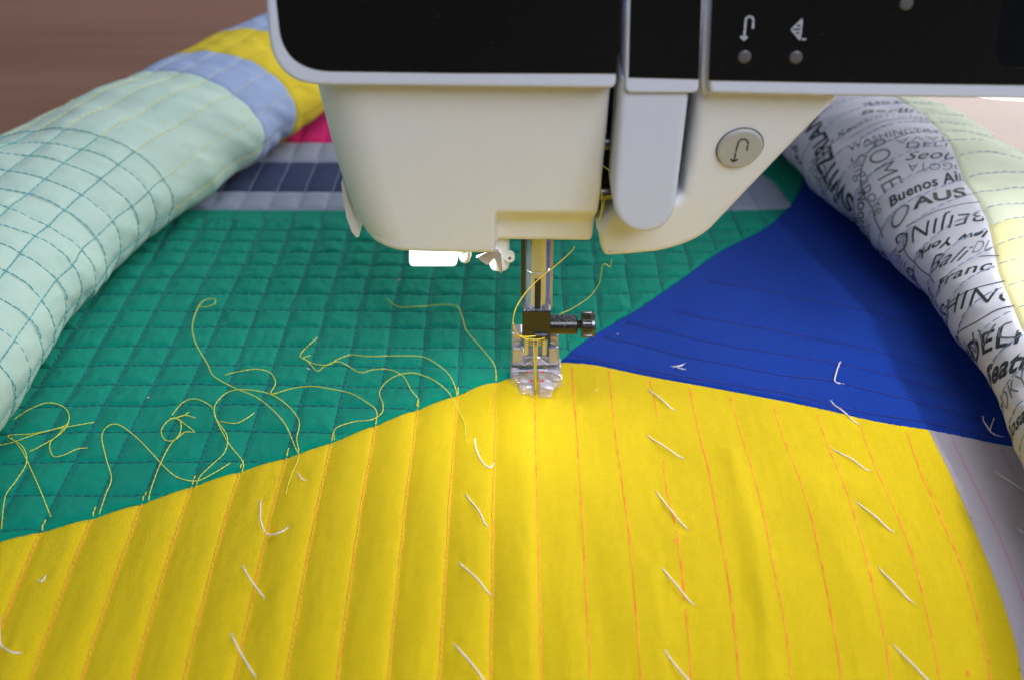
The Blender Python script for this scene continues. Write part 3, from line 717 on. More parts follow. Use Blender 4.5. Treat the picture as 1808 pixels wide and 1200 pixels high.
def pline(pts, w, mtl='ink'):
    C = catmull(np.array([RR.inv(*p) for p in pts]), .8); d = np.gradient(C, axis=0); d /= np.linalg.norm(d, axis=1)[:, None] + 1e-9; nn = np.stack([-d[:, 1], d[:, 0]], -1) * w / 2
    A, B = C + nn, C - nn; V = np.concatenate([RR.pos(A[:, 0], A[:, 1], np.full(len(C), .1)), RR.pos(B[:, 0], B[:, 1], np.full(len(C), .1))]); m = len(C)
    mesh_obj('printed_line', V, [(i, i + 1, m + i + 1, m + i) for i in range(m - 1)], M[mtl], printp)
WORDS = [
    ('SWITZERLAND', 1508, 352, 1436, 190, 8.5, .03, 0), ('WASHINGTON', 1500, 272, 1668, 238, 6.5, -.005, 0), ('ROME', 1525, 258, 1562, 342, 9, -.01, 0),
    ('Singapore', 1500, 282, 1545, 385, 6, -.01, .25), ('Seoul', 1598, 284, 1702, 282, 6, .0, .35), ('BOGOTA', 1722, 291, 1603, 290, 5, -.01, 0),
    ('Buenos Aires', 1573, 367, 1735, 310, 6.5, .025, .35), ('AUSTIN', 1612, 372, 1790, 346, 9, .03, 0), ('O', 1570, 408, 1594, 402, 12, -.01, 0),
    ('BEIJING', 1745, 372, 1582, 418, 8.5, -.005, 0), ('New York', 1768, 405, 1620, 444, 5, .03, .1), ('Bali', 1640, 486, 1706, 458, 8, .0, .4),
    ('DUBLIN', 1716, 448, 1812, 440, 7, -.012, 0), ('Francisco', 1658, 518, 1840, 478, 6.5, .01, 0), ('SHING', 1662, 582, 1800, 535, 8, -.005, 0),
    ('DAM', 1806, 566, 1702, 602, 8.5, -.012, 0), ('DELHI', 1728, 640, 1850, 600, 8.5, .015, 0), ('Seattle', 1742, 692, 1860, 640, 8.5, .03, .4),
    ('TOKYO', 1774, 748, 1850, 660, 9, -.008, 0), ('Rosario', 1787, 788, 1850, 720, 6.5, .025, .35), ('Hong Kong', 1432, 286, 1512, 420, 5.5, -.01, .2),
    ('LONDON', 1532, 430, 1530, 340, 5.5, .02, 0), ('Paris', 1398, 262, 1425, 318, 5, .01, .3), ('York', 1590, 178, 1520, 184, 3.5, .02, .1), ('Berlin', 1520, 204, 1628, 200, 4.5, .02, .3),
    ('Stockholm', 1480, 245, 1640, 214, 4.2, -.005, .2), ('JAVA', 1672, 243, 1580, 248, 5, -.012, 0), ('DELHI', 1600, 262, 1700, 262, 4.5, -.005, 0), ('LIMA', 1548, 440, 1538, 395, 4, -.005, 0),
    ('Cairo', 1600, 480, 1628, 530, 5, .02, .3), ('OSLO', 1440, 320, 1470, 368, 4, -.01, 0), ('Milan', 1575, 450, 1620, 500, 5, -.01, .3),
    ('Prague', 1500, 402, 1560, 470, 5, .02, .2), ('Dublin', 1688, 608, 1722, 660, 4, .02, .3), 
    ('PERU', 1640, 520, 1672, 572, 4, .0, 0), ('Accra', 1712, 640, 1745, 715, 5, -.01, .3)]
for w in WORDS: word(*w[:6], bold=w[6], shear=w[7], mtl='ink' if w[6] >= -.006 else 'inksoft')
for pts in ([(1600, 400), (1640, 378), (1700, 360), (1730, 357)], [(1668, 545), (1690, 525), (1740, 505), (1775, 497)], [(1690, 590), (1720, 570), (1760, 548), (1790, 540)],
            [(1600, 410), (1598, 440), (1620, 470), (1650, 500)], [(1530, 275), (1520, 330), (1545, 380), (1560, 420)], [(1728, 455), (1765, 452)],
            [(1470, 245), (1455, 290), (1480, 340), (1520, 390)], [(1710, 620), (1718, 660), (1740, 700), (1765, 740)], [(1500, 245), (1540, 222), (1600, 210), (1650, 214)],
            [(1540, 262), (1580, 246), (1640, 232), (1670, 240)]): pline(pts, .42)

# ------------------------------------------------------------------ white basting threads (parts of the quilt)
def lay(pts, off, step=1.0):
    """a pixel path laid on the quilt; off: height above it along the path"""
    if not np.isscalar(off): pts = catmull(np.array(pts, float), 6)
    pts = np.asarray(pts, float); p = unq(pts[:, 0], pts[:, 1]); o = np.broadcast_to(off, (len(pts),)) if np.isscalar(off) else np.interp(np.linspace(0, 1, len(pts)), np.linspace(0, 1, len(off)), off)
    P = CAM + (p - CAM) * ((CAM[2] - Zq(p[:, 0], p[:, 1]) - o) / (CAM[2] - p[:, 2]))[:, None]
    c = catmull(P, step); g = Zq(c[:, 0], c[:, 1]); c[:, 2] = np.maximum(c[:, 2], g + .15); return c
for i, t in enumerate(TACKS):
    P = lay(t, [-.1, .45, .5, .45, -.1], .7); V, Fc = [], []
    th = np.linspace(0, len(P) * 1.1, len(P))
    for s in (0, math.pi):   # two plies twisted
        nrm = np.stack([np.cos(th + s), np.zeros(len(P)), np.sin(th + s)], -1) * .11; tube(P + nrm, .16, 6, V, Fc)
    for e, d in ((0, -1), (-1, 1)):  # frayed end
        for _ in range(4):
            q0 = P[e]; dr = (P[e] - P[e - d * 2 if e == -1 else 2]); dr = dr / (np.linalg.norm(dr) + 1e-6)
            q1 = q0 + dr * random.uniform(.6, 1.3) + np.array([random.uniform(-.5, .5), random.uniform(-.5, .5), random.uniform(0, .3)]); tube(np.array([q0, (q0 + q1) / 2, q1]), .05, 4, V, Fc)
    mesh_obj('basting_thread', V, Fc, M['tack'], quilt, label='short white basting thread end')
for x, y in ((705, 497), (655, 415), (1090, 590), (262, 705), (1052, 690), (545, 655)):
    c = unq(np.array([x * 1.]), np.array([y * 1.]))[0]; V, Fc = [], []
    for _ in range(7):
        a = random.uniform(0, 6.28); l = random.uniform(.5, 1.4) * (1.4 if x == 705 else .6); p = np.array([[c[0] - l * math.cos(a), c[1] - l * .5 * math.sin(a)], [c[0] + random.uniform(-.3, .3), c[1] + random.uniform(-.3, .3)], [c[0] + l * math.cos(a), c[1] + l * .5 * math.sin(a)]])
        p = catmull(p, .4); tube(np.concatenate([p, (Zq(p[:, 0], p[:, 1]) + random.uniform(.1, .4))[:, None]], 1), .035, 4, V, Fc)
    mesh_obj('lint', V, Fc, M['tack'], quilt)
# ------------------------------------------------------------------ loose yellow thread tails
c1 = lambda L: [(x / 2.142, 400 + y / 2.142) for x, y in L]
c2 = lambda L: [(400 + x / 2.5, 480 + y / 2.5) for x, y in L]
TAILS = [c1([(5, 1140), (20, 1020), (60, 960), (100, 890), (85, 830), (30, 790), (120, 782), (230, 760), (355, 738)]),
         c1([(192, 1095), (150, 990), (112, 905), (80, 840), (40, 795)]),
         c1([(50, 730), (110, 690), (180, 665), (240, 680), (262, 720), (240, 770), (190, 815), (200, 865), (240, 862), (290, 840), (330, 835)]),
         c1([(-10, 828), (60, 810), (130, 785), (230, 757), (260, 742)]),
         c1([(110, 850), (150, 830), (210, 795), (240, 760)]),
         c1([(375, 1085), (400, 1010), (421, 950), (400, 870), (385, 790), (410, 752), (450, 748), (510, 790), (570, 850), (620, 905), (670, 945), (740, 960), (800, 935), (870, 893)]),
         c1([(562, 1035), (568, 1000), (600, 910), (640, 830), (680, 780), (680, 730), (640, 730), (610, 770), (625, 805), (660, 805), (700, 775), (735, 775), (690, 738), (668, 722), (700, 712), (740, 722)]),
         c1([(740, 985), (755, 945), (800, 900), (850, 850), (858, 790), (820, 730), (800, 680), (740, 650), (690, 665), (650, 712)]),
         c1([(715, 700), (690, 715), (640, 725)]),
         c1([(915, 930), (917, 885), (860, 810), (810, 700), (840, 640), (900, 615), (1000, 625), (1070, 660), (1130, 730), (1122, 800), (1130, 850), (1118, 905)]),
         c1([(755, 302), (775, 305), (812, 292), (808, 273), (760, 290), (728, 370), (740, 440), (785, 520), (810, 565), (890, 610), (980, 650), (1071, 735), (1115, 830), (1130, 870), (1105, 930), (1085, 990), (1082, 1010)]),
         c1([(850, 560), (880, 552), (960, 538), (1020, 550), (1042, 590), (1025, 630), (1080, 618)]),
         c2([(205, 540), (280, 515), (370, 503), (460, 515), (550, 535), (620, 575), (662, 612), (658, 675)]),
         c2([(475, 740), (480, 690), (560, 660), (640, 650), (685, 620), (690, 580), (675, 530), (710, 480), (770, 450), (840, 447), (920, 480), (980, 530), (1020, 600), (1050, 670), (1058, 752)]),
         c2([(843, 605), (846, 560), (815, 520), (780, 460), (720, 430), (650, 430), (590, 443), (530, 410), (490, 395), (440, 410), (400, 436), (360, 395), (325, 370), (350, 335), (402, 288)]),
         c2([(1017, 550), (1010, 510), (980, 450), (920, 400), (860, 373), (740, 370), (620, 372), (550, 366), (490, 385), (450, 410), (390, 405), (340, 380), (370, 368)]),
         c2([(1190, 478), (1182, 410), (1120, 330), (1060, 260), (1040, 200), (1020, 155), (970, 145), (860, 152), (760, 155), (710, 120)]),
         c1([(830, 735), (890, 742), (930, 725), (962, 703)])]
for i, t in enumerate(TAILS):
    n = len(t); off = [.25] + [.5 + abs(1.5 * math.sin(i * 2.1 + j * .9)) for j in range(n - 2)] + [.8]
    P = lay(t, off, .8); V, Fc = [], []; th = np.linspace(0, len(P) * .9, len(P))
    for s in (0, math.pi):
        tube(P + np.stack([np.cos(th + s), np.zeros(len(P)), np.sin(th + s)], -1) * .07, .105, 5, V, Fc)
    mesh_obj('thread_tail', V, Fc, M['ytail'], quilt, label='loose yellow thread tail on the green patch')

# ------------------------------------------------------------------ the sewing machine
mach = thing('sewing_machine', 'ivory sewing machine head with black front panel above the quilt', 'sewing machine', (0, 40, -14))
YB = -42.0                                  # plane of the black front band
nB = np.array([0, -1.0, 0])
def R(pts, rad=0): return rounded(pts, rad)
# bed under the quilt
V, Fc = [], []; box(-150, 290, -52, 150, -15.9, -4.6, V, Fc); bed = mesh_obj('machine_bed', V, Fc, M['ivory'], mach, smooth=False); bevel_obj(bed, 3, 3)
# left head cover (light rim) and its panel
cov = R([(1097, -250), (1097, 0), (1087, 158), (560, 152), (473, 62), (467, -250)], [0, 0, 6, 40, 40, 0])
arc = lambda x0, y0, x1, y1, cx, cy, k=12: [((1 - t) ** 2 * x0 + 2 * t * (1 - t) * cx + t * t * x1, (1 - t) ** 2 * y0 + 2 * t * (1 - t) * cy + t * t * y1) for t in np.linspace(0, 1, k)]
cov = [(1096, -250), (1093, 0), (1088.5, 120)] + arc(1088, 143, 1075, 158, 1088, 158, 6) + [(800, 155), (590, 153)] + arc(565, 152, 473, 60, 482, 150, 16) + [(469, 0), (464, -250)]
pxplate('head_cover', cov, (0, YB, 0), nB, 95, 1.1, M['light'], mach, sharp=60)
pan = [(1096.5, -250), (1093.5, 0), (1088.6, 131), (800, 130)] + arc(590, 127, 493, 55, 505, 127, 16) + [(487, 0), (479, -250)]
pxplate('front_panel', pan, (0, YB - .35, 0), nB, .34, .25, M['black'], mach, segs=2, label='glossy black front panel of the sewing head')
# middle cover over the take-up lever
pxplate('lever_cover', R([(1107, -250), (1106, 0), (1103, 155), (1105, 162), (1112, 166), (1222, 166), (1230, 164), (1234, 157), (1242, 0), (1244, -250)], 0), (0, YB, 0), nB, 20, .8, M['light'], mach)
pxplate('front_panel', [(1115, -250), (1113, 0), (1110, 138), (1234, 141), (1239.5, 0), (1241, -250)], (0, YB - .35, 0), nB, .34, .25, M['black'], mach, segs=2, label='narrow black panel above the take-up lever cover')
# right arm
pxplate('arm_cover', R([(1244, -250), (1243, 0), (1238, 150), (1241, 168), (1480, 171), (2300, 182), (2300, -250)], 0), (0, YB + 3, 0), nB, 95, 1.0, M['ivory'], mach)
pxplate('arm_rim', R([(1261, -250), (1258, 0), (1251, 150), (1255, 166.5), (1480, 171.5), (2300, 183), (2300, -250)], 0), (0, YB - .2, 0), nB, 3, 1.0, M['light'], mach)
rp = pxplate('front_panel', [(1260, -250), (1257, 0), (1251, 143), (1480, 147), (2290, 158), (2290, -250)], (0, YB - .55, 0), nB, .34, .25, M['black'], mach, segs=2, label='black control panel with stitch symbols')
pxplate('screen', rounded([(1772, -200), (1770, 0), (1757, 95), (1765, 120), (2100, 124), (2100, -200)], [0, 0, 6, 16, 20, 0]), (0, YB - .62, 0), nB, .3, .1, M['bay'], mach, segs=2)
# near-black box behind the slots, its colour standing in for their shade
V, Fc = [], []
I = onplane(np.array([1040., 1262.]), np.array([-100., 330.]), (0, -16, 0), nB); box(I[0][0], I[1][0] , -16, 30, I[1][2], 170, V, Fc); mesh_obj('slot_shade', V, Fc, M['dark'], mach, smooth=False)
V, Fc = [], []
for py in (252, 340):
    p = onplane(np.array([1076.]), np.array([py * 1.]), (0, -22, 0), nB)[0]; v, f = lathe([(0, 2.2), (6, 2.2)], p + np.array([-4, 0, 0]), (1, 0, 0), 16); b = len(V); V += v; Fc += [tuple(b + i for i in ff) for ff in f]
mesh_obj('thread_guide', V, Fc, M['knurl'], mach, sharp=40)
# face plate (sloping under the cover)
FP0 = np.array([0, -37.0, 119.0]); FS = np.array([0, 17.0, -55.0]); FS /= np.linalg.norm(FS); FN = np.array([0, FS[2], -FS[1]]); FN = FN if FN[1] < 0 else -FN
def fpt(px, py, p0=FP0, n=FN): return onplane(np.asarray(px, float), np.asarray(py, float), p0, n)
def face_plate():
    # left, right edge and bottom in plane coordinates (x, s) with s down the slope
    def xs_(pts): p = fpt(*np.array(pts, float).T); return p[:, 0], (p - FP0) @ FS
    lx, ls = xs_([(556, 100), (562, 150), (571, 190), (582, 235), (596, 290), (612, 345), (628, 392), (636, 412), (645, 428)])
    rx, rs = xs_([(1081, 100), (1078, 158), (1071, 240), (1065, 300), (1061, 345), (1055, 390), (1048, 444)])
    bx_, bs_ = xs_([(636, 405), (640, 420), (652, 436), (672, 446), (700, 450), (780, 453), (866, 454), (950, 455), (1048, 456)])
    n_u, n_v = 220, 150; tu = np.linspace(0, 1, n_u); tu = tu ** 1.0; tv = np.linspace(0, 1, n_v) ** .9
    U, Tv = np.meshgrid(tu, tv); s_top = ls[0]; s_bot_max = bs_.max()
    bx_ = bx_ - 3.1 * np.clip((12 - (bx_ - bx_[0])) / 12, 0, 1); xb = rx[-1] * U + bx_[0] * (1 - U)
    sb = np.interp(xb, bx_, bs_); s = s_top + (sb - s_top) * Tv
    L = np.interp(s, ls, lx) - 3.1; Rr = np.interp(s, rs, rx); L = np.minimum(L, bx_[0] + (s - s_top) * 0 + 1e9)
    x = L + (Rr - L) * U
    # near the bottom use the bottom profile's own x
    w = smooth_step((Tv - .86) / .14); x = x * (1 - w) + xb * w
    dl = (x - L).clip(0); dr = (Rr - x).clip(0); db = (np.interp(x, bx_, bs_) - s).clip(0)
    def rnd(d, r): d = np.minimum(d, r); return r - np.sqrt(np.maximum(r * r - (r - d) ** 2, 0))
    dep = rnd(dl, 15) * .9 + rnd(dr, 1.6) + rnd(db, 3.2)
    nx0 = fpt([872.], [400.])[0]; ns = (fpt([900.], [376.])[0] - FP0) @ FS
    notch = smooth_step((x - nx0[0] + .4) / 1.6) * smooth_step((s - ns + 1.5) / 11.0) * 5.6
    dep = dep + notch
    P = FP0 + np.stack([x, 0 * x, 0 * x], -1) + s[..., None] * FS - dep[..., None] * FN; P[..., 0] = x
    ii = np.arange(P[..., 0].size).reshape(P.shape[:2]); f = np.stack([ii[:-1, :-1], ii[:-1, 1:], ii[1:, 1:], ii[1:, :-1]], -1).reshape(-1, 4)[:, ::-1].tolist()
    V = P.reshape(-1, 3).tolist(); rim = list(ii[:, 0]) + list(ii[-1, 1:]) + list(ii[-2::-1, -1]); b = len(V)
    for r_ in rim: V.append((V[r_][0], 52.0, V[r_][2]))
    for k in range(len(rim) - 1): f.append([rim[k], rim[k + 1], b + k + 1, b + k])
    bot = [b + k for k in range(len(rim))]; f.append(bot)
    me = mesh_obj('face_plate', V, f, M['ivory'], mach, sharp=55)
    bm = bmesh.new(); bm.from_mesh(me.data); bmesh.ops.recalc_face_normals(bm, faces=bm.faces); bm.to_mesh(me.data); bm.free(); me.data.set_sharp_from_angle(angle=math.radians(55))
face_plate()
pxplate('release_tab', R([(604, 317), (609, 326), (613, 345), (619, 368), (627, 388), (634, 408), (634, 419), (629, 421), (620, 410), (611, 385), (605, 350), (602, 325)], 0), (0, -6, 0), nB, 14, .4, M['ivory'], mach)
# dark underside of the head
V, Fc = [], []; a = fpt([650., 1040.], [450., 440.]); box(a[0][0] + 4, a[1][0] - 1, a[0][1] + 8, 48, a[0][2] + 2.0, a[0][2] + 8, V, Fc); mesh_obj('head_underside', V, Fc, M['ivory'], mach, smooth=False)
# take-up lever guard
LV0 = (0, YB + 1.6, 112); LVN = np.array([0, -1.0, -.06]); LVN /= np.linalg.norm(LVN)
lev = [(1097, 138), (1094, 167), (1091, 220), (1087, 270), (1083, 330), (1081.5, 355)] + arc(1082, 365, 1140, 413, 1092, 412, 10)[1:] + arc(1140, 413, 1195, 352, 1188, 411, 10)[1:] + [(1200, 310), (1206, 260), (1212, 210), (1217, 167), (1219, 150)]
pxplate('lever_guard', lev, LV0, LVN, 14, 1.7, M['light'], mach, sharp=60, segs=5)
# right lower body with the oval button
GP0 = np.array([0, -38.0, 119.0]); GN = FN
gus = [(1248, 150), (1484, 150), (1486, 171), (1430, 228), (1370, 290), (1320, 342), (1262, 403)] + arc(1258, 407, 1160, 449, 1228, 436, 10) + [(1110, 454), (1072, 456)] + arc(1070, 456, 1060, 440, 1063, 455, 4) + [(1057, 420), (1054, 413), (1060, 402), (1072, 385), (1100, 360), (1195, 356), (1208, 345), (1216, 290), (1226, 220), (1233, 165)]
pxplate('arm_body', gus, GP0, GN, 88, 2.4, M['ivory'], mach, back_dir=(0, 1, 0), sharp=60)
bc = fpt([1306.], [260.5], GP0, GN)[0]; ex, ey, en = frame(GN)
bpts = np.array([(1306 + 41 * math.cos(t) - 4 * math.sin(t), 260.5 + 33.5 * math.sin(t) - 4 * math.cos(t)) for t in np.linspace(0, 2 * math.pi, 48, endpoint=False)])
ring = onplane(bpts[:, 0], bpts[:, 1], GP0, GN)
def scl(P, k, off): c = P.mean(0); return c + (P - c) * k + GN * off
plate('button_recess', scl(ring, 1.035, .05), GN, .5, 0, M['dark'], mach)
btn = plate('reverse_button', scl(ring, .985, 1.0), GN, 1.6, .6, M['silver'], mach, label='round silver reverse button')
def strokes(name, lines, p0, n, w, mtl, parent, t=.12):
    V, Fc = [], []; ex, ey, nn = frame(n)
    for L in lines:
        P = onplane(*np.array(L, float).T, p0, n)
        for a, b in zip(P[:-1], P[1:]):
            d = b - a; d /= np.linalg.norm(d); s = np.cross(d, nn); s /= np.linalg.norm(s); a_, b_ = a - d * w * .12, b + d * w * .12; k = len(V)
            for q in (a_, b_):
                for e1, e2 in ((-1, 0), (1, 0), (1, 1), (-1, 1)): V.append((q + s * e1 * w / 2 + nn * (e2 * t - .02)).tolist())
            Fc += [(k, k + 4, k + 5, k + 1), (k + 1, k + 5, k + 6, k + 2), (k + 2, k + 6, k + 7, k + 3), (k + 3, k + 7, k + 4, k), (k, k + 1, k + 2, k + 3), (k + 7, k + 6, k + 5, k + 4)]
    return mesh_obj(name, V, Fc, mtl, parent, smooth=False)
z = lambda L: [(1020 + x / 2.294, y / 2.294) for x, y in L]
ip0 = bc + GN * 1.0
strokes('symbol', [z([(648, 592), (650, 578), (660, 567), (675, 564), (687, 570), (691, 584)]), z([(688, 590), (686, 611)]), z([(645, 592), (641, 614)]), z([(640, 621), (635, 643)]), z([(634, 646), (632, 655)]), z([(619, 645), (631, 656), (648, 646)])], ip0, GN, .38, M['iconk'], btn)
ip = (0, YB - .55, 0)
strokes('symbol', [z([(680, 86), (682, 76), (690, 69), (700, 68), (709, 74), (712, 86)]), z([(711, 92), (709, 116)]), z([(680, 90), (677, 117)]), z([(677, 122), (674, 150)]), z([(661, 148), (673, 163), (686, 149)])], ip, nB, .42, M['icon'], rp)
strokes('symbol', [z([(909, 78), (866, 121), (900, 162), (909, 78)]), z([(904, 97), (889, 98)]), z([(905, 112), (876, 113)]), z([(904, 127), (873, 128)]), z([(902, 142), (884, 143)]), z([(909, 160), (924, 160)])], ip, nB, .32, M['icon'], rp)
for x, y in ((676, 231), (884, 233), (1331, 15)):
    p = onplane(np.array([1020 + x / 2.294]), np.array([y / 2.294]), ip, nB)[0]; v, f = lathe([(-.15, 1.62), (.15, 1.6), (.32, 1.1), (.38, .4)], p, nB, 24); mesh_obj('indicator_light', v, f, M['sensor'], rp)
# lamp under the arm
V, Fc = [], []
pts = np.array([(1712, 171.5), (1740, 175), (1780, 178.5), (1830, 180.5), (1900, 182), (2000, 183), (2100, 180), (2100, 165), (1712, 165)], float)
pxplate('arm_lamp_lens', pts, (0, -15, 0), nB, 30, .2, M['led'], mach, segs=1)
# needle lamp
pxplate('lamp_lens', rounded([(722, 440), (722, 472), (807, 472), (807, 440)], [0, 9, 9, 0]), (0, -16, 0), nB, 9, .8, M['led'], mach)
p = onplane(np.array([821.]), np.array([452.]), (0, -12, 0), nB)[0]; v, f = lathe([(-4, 1.6), (-3, 1.9), (0, 1.9), (1.6, 1.4), (2.2, .6)], p, (0, 0, -1), 20); mesh_obj('knob', v, f, M['white'], mach)
# needle threader
h = lambda L: [(700 + x / 4, 420 + y / 4) for x, y in L]
p = onplane(np.array([882.]), np.array([440.]), (0, -8, 0), nB)[0]; v, f = lathe([(-6, 3.0), (5.2, 3.0), (6.2, 2.6), (6.6, 1.8)], p, (0, 0, -1), 28); thr = mesh_obj('needle_threader', v, f, M['white'], mach, sharp=40)
p2 = onplane(np.array([900.]), np.array([450.]), (0, -9, 0), nB)[0]; v, f = lathe([(0, 1.5), (2.2, 1.5)], p2, (0, -1, 0), 20); mesh_obj('threader_ear', v, f, M['white'], thr, sharp=40)
v, f = lathe([(2.2, .45), (2.35, .45)], p2, (0, -1, 0), 12); mesh_obj('threader_pin', v, f, M['knurl'], thr)
pxplate('threader_hook', h([(565, 140), (640, 110), (690, 85), (715, 95), (738, 125), (748, 235), (742, 252), (730, 248), (712, 190), (700, 160), (686, 150), (660, 182), (640, 196), (600, 170)]), (0, -13, 0), nB, .7, .15, M['steel'], thr, segs=1)
# needle bar
nb = onplane(np.array([949.]), np.array([500.]), (0, 0, 0), nB)[0]; NX = nb[0]
zc0 = onplane(np.array([949.]), np.array([546.]), (0, -4, 0), nB)[0][2]; zc1 = onplane(np.array([949.]), np.array([597.]), (0, -5, 0), nB)[0][2]
zcol = onplane(np.array([949.]), np.array([471.]), (0, 0, 0), nB)[0][2]
v, f = lathe([(0, 3.75), (zcol - zc0 - .5, 3.75), (zcol - zc0 - .3, 3.55), (zcol - zc0 + .1, 3.55), (zcol - zc0 + .3, 3.75), (60, 3.75)], (NX, 0, zc0), (0, 0, 1), 48); nbar = mesh_obj('needle_bar', v, f, M['chrome'], mach, sharp=40)
V, Fc = [], []; zt = onplane(np.array([949.]), np.array([493.]), (0, -3.8, 0), nB)[0][2]; box(NX - .9, NX + .95, -3.95, -3.0, zc0 - .5, zt, V, Fc); mesh_obj('needle_bar_slot', V, Fc, M['dark'], nbar, smooth=False)
V, Fc = [], []; box(NX - 5.2, NX - 3.9, -1, 3, zc0 + 3, zc0 + 60, V, Fc); mesh_obj('guide_rod', V, Fc, M['blackmetal'], mach, smooth=False)
V, Fc = [], []; box(NX + 3.9, NX + 4.8, 1, 3, zc0 - 3, zc0 + 60, V, Fc); mesh_obj('presser_bar', V, Fc, M['steel'], mach, smooth=False)
# clamp
V, Fc = [], []; box(NX - 4.7, NX + 4.2, -5, 4.5, zc1, zc0, V, Fc); cl = mesh_obj('needle_clamp', V, Fc, M['blackmetal'], mach, smooth=False); bevel_obj(cl, .5, 2)
ybar = -1.0; pa = onplane(np.array([970., 1022.]), np.array([573., 573.]), (0, ybar, 0), nB)
v, f = lathe([(0, 3.1), (pa[1][0] - pa[0][0] - .3, 3.1), (pa[1][0] - pa[0][0], 2.8)], (pa[0][0] - .5, ybar, pa[0][2] - .0), (1, 0, 0), 32); arm_ = mesh_obj('clamp_arm', v, f, M['blackmetal'], cl, sharp=40)
v, f = lathe([(0, 1.3), (2.0, 1.3)], (pa[1][0] - .3, ybar, pa[0][2]), (1, 0, 0), 16); mesh_obj('clamp_screw_neck', v, f, M['dark'], cl, sharp=40)
kx = onplane(np.array([1026., 1043., 1049.]), np.array([573.] * 3), (0, ybar, 0), nB)[:, 0]
V, Fc = [], []; n = 168; a = np.linspace(0, 2 * np.pi, n, endpoint=False); rr = 4.05 + .20 * np.sign(np.sin(a * 28 + .1)) 
for xk, s in ((kx[0], .90), (kx[0] + .4, 1), (kx[1], 1), (kx[1] + .2, .94), (kx[2], .92), (kx[2] + .2, .85)):
    r_ = rr * s if s == 1 else np.full(n, 4.2 * s); V += np.stack([np.full(n, xk), ybar + r_ * np.cos(a), pa[0][2] + r_ * np.sin(a)], -1).tolist()
for i in range(5):
    for j in range(n): k = (j + 1) % n; Fc.append((i * n + j, (i + 1) * n + j, (i + 1) * n + k, i * n + k))
Fc.append(tuple(range(n))); Fc.append(tuple(5 * n + j for j in range(n))[::-1]); mesh_obj('clamp_screw', V, Fc, M['knurl'], cl, sharp=30)
# little black thread guide under the clamp and the needle
tg = onplane(np.array([955.]), np.array([594.]), (0, -5.5, 0), nB)[0]
V, Fc = [], []; box(tg[0] - 2.2, tg[0] + 2.3, -6.2, -2, tg[2] - 1.0, tg[2] + .8, V, Fc); g_ = mesh_obj('thread_guide', V, Fc, M['blackmetal'], cl, smooth=False); bevel_obj(g_, .4, 2)
v, f = lathe([(-3, .1), (0, .32), (4, .42), (14, .45), (15.5, .8), (zc1 + 1, .9)], (.3, -.6, 0), (0, 0, 1), 14); mesh_obj('needle', v, f, M['chrome'], mach)
# presser foot: metal bracket standing on a clear sole
foot = bpy.data.objects.new('presser_foot', None)
KF = dict(parent=mach)
def mxz(px, py, Yv): p = onplane(np.array([px * 1.]), np.array([py * 1.]), (0, Yv, 0), nB)[0]; return p[0], p[2]
def facebox(name, x0, y0, x1, y1, Yf, Yb, mtl, parent, bev=.35):
    a = mxz(x0, y0, Yf); b = mxz(x1, y1, Yf); V, Fc = [], []; box(a[0], b[0], Yf, Yb, b[1], a[1], V, Fc); o = mesh_obj(name, V, Fc, mtl, parent, smooth=False)
    if bev: bevel_obj(o, bev, 2)
    return o
YF = 8.0
pxplate('presser_foot', R([(903, 588), (903, 645), (988, 645), (986, 592), (968, 592), (968, 629), (924, 629), (922, 588)], [3, 0, 0, 3, 1, 1, 1, 3]), (0, YF, 0), nB, 5, .5, M['steel'], mach, segs=2, label='metal presser foot with clear plastic sole')
pf = [o for o in COL.objects if o.name == 'presser_foot' and o.type == 'MESH'] or [o for o in COL.objects if o.name.startswith('presser_foot') and o.type == 'MESH']; pf = pf[0]
bpy.data.objects.remove(foot)
for x0, x1 in ((905, 923), (969, 985)): facebox('foot_step', x0, 617, x1, 640, YF - 2.4, YF, M['steel'], pf)
for x in (914.5, 975):
    a = mxz(x, 604, YF); v, f = lathe([(0, 1.0), (.4, .95), (.6, .6), (.62, .2)], (a[0], YF, a[1]), nB, 18); mesh_obj('rivet', v, f, M['chrome'], pf, sharp=40)
for x0, x1 in ((925, 934), (957, 966)): facebox('foot_shank', x0, 590, x1, 629, YF - 3.2, YF + 1, M['chrome'], pf, .6)
facebox('foot_bridge', 932, 598, 958, 612, YF + 1, YF + 4, M['steel'], pf)
for q in ([(906, 616), (923, 616), (923, 618.5), (906, 618.5)], [(968.5, 616), (985, 616), (985, 618.5), (968.5, 618.5)]): pxplate('step_highlight', q, (0, YF - 2.6, 0), nB, .8, .15, M['chrome'], pf, segs=2)  # chrome slivers added to draw the bright highlight along the step edges
strokes('arch_highlight', [[(925, 643), (935, 637), (942, 632), (948, 630), (954, 632), (961, 637), (968, 642)]], (0, YF - .6, 0), nB, .5, M['chrome'], pf, .5)  # chrome stroke in the shape of an arched highlight, not a moulded part
# sole: plates between Y and z, seen from above
def soleplate(name, pts, z0, z1, mtl, bev=.25):
    pts = np.array(pts, float); P = onplane(pts[:, 0], pts[:, 1], (0, 0, z1), (0, 0, 1.0)); 
    return plate(name, P, np.array([0, 0, 1.0]), z1 - z0, bev, mtl, pf, segs=2)
soleplate('foot_plate', [(902, 631), (989, 631), (990, 639), (901, 639)], 2.6, 4.2, M['steel'])
for q in ([(901, 639), (916, 639), (916, 650), (902, 650)], [(968, 639), (990, 639), (990, 650), (968, 650)]): soleplate('foot_plate', q, 2.6, 4.2, M['steel'])
soleplate('slot_rim', [(914, 648.5), (971, 648.5), (971, 651), (914, 651)], 2.6, 3.9, M['chrome'], .15)
for q in ([(901, 651), (944.5, 651), (943.5, 660), (940, 673), (916, 675), (901, 668)], [(948.5, 651), (990, 651), (993, 667), (978, 675), (953, 673), (949.5, 660)]): soleplate('clear_sole', q, 0.8, 3.4, M['clear'], .35)
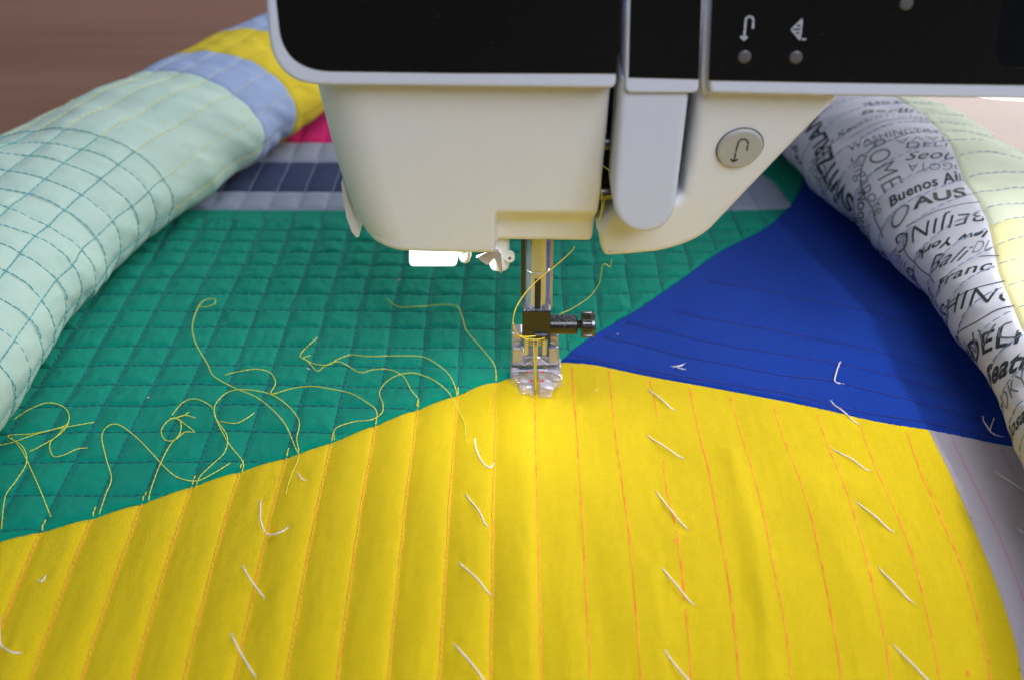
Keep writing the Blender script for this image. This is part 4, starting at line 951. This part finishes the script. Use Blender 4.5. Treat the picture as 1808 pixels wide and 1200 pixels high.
for q in ([(913, 673), (941.5, 673), (942, 693), (919, 693), (914, 684)], [(952, 673), (981, 673), (977, 684), (972, 693), (951, 693)]): soleplate('toe', q, 0.5, 1.9, M['clear'], .35)
for q in ([(905, 657), (915, 657), (915, 665), (905, 665)], [(977, 656), (988, 656), (988, 664), (977, 664)]): soleplate('sole_lug', q, 3.4, 4.3, M['clear'], .25)
for q in ([(920, 653), (922, 653), (922, 669), (920, 669)], [(972, 653), (974, 653), (974, 669), (972, 669)], [(918, 668.5), (942, 668.5), (942, 670.5), (918, 670.5)], [(951, 668.5), (974, 668.5), (974, 670.5), (951, 670.5)],
          [(922, 686), (940, 682), (940, 684), (922, 688)], [(954, 682), (972, 686), (972, 688), (954, 684)]): soleplate('sole_rib', q, 1.9, 3.7, M['clear'], .1)
for x0, y0 in ((930, 654), (955, 654), (935, 670), (955, 670)): soleplate('red_mark', [(x0, y0), (x0 + 6, y0), (x0 + 5, y0 + 3), (x0 + .5, y0 + 3)], 3.42, 3.5, M['red'], 0)

# ------------------------------------------------------------------ needle thread
thr_ = thing('sewing_thread', 'thin yellow thread looping from the machine head to the needle', 'thread', (0, -5, 20))
def air(pts):
    P = np.array([onplane(np.array([x * 1.]), np.array([y * 1.]), (0, Yv, 0), nB)[0] for x, y, Yv in pts]); return catmull(P, .8)
def strand(pts, r=.15, mtl='ytail'):
    P = air(pts); V, Fc = [], []; tube(P, r, 6, V, Fc); return mesh_obj('thread_strand', V, Fc, M[mtl], thr_)
M['ythread'] = mat('bright_yellow_thread', (.78, .62, .03, 1), .45)
strand([(1014, 436, -12), (1010, 443, -12), (985, 466, -14), (955, 490, -15), (930, 515, -15), (912, 543, -13), (906, 568, -11), (911, 588, -9), (925, 594, -8), (946, 593, -7.5)], .16, 'ythread')
strand([(906, 570, -11.3), (914, 590, -9.3), (930, 598, -8), (950, 599, -7.5), (962, 596, -7)], .16, 'ythread')
strand([(943, 598, -7), (942, 620, -5), (944, 650, -3), (946, 690, -.5)], .14, 'ythread')
strand([(949, 598, -7), (949, 620, -5), (946.5, 650, -3), (947, 690, -.4)], .14, 'ythread')
strand([(988, 555, 6), (1010, 545, 8), (1040, 525, 10), (1058, 500, 12), (1064, 468, 13), (1072, 468, 13), (1077, 472, 13), (1080, 458, 13)], .14)
strand([(1058, 285, -24), (1066, 294, -26), (1083, 306, -28)], .14); strand([(1083, 347, -26), (1070, 348, -24), (1064, 370, -23), (1060, 385, -22), (1055, 394, -21)], .14); strand([(1062, 335, -25), (1063, 360, -24), (1059, 385, -22)], .14)
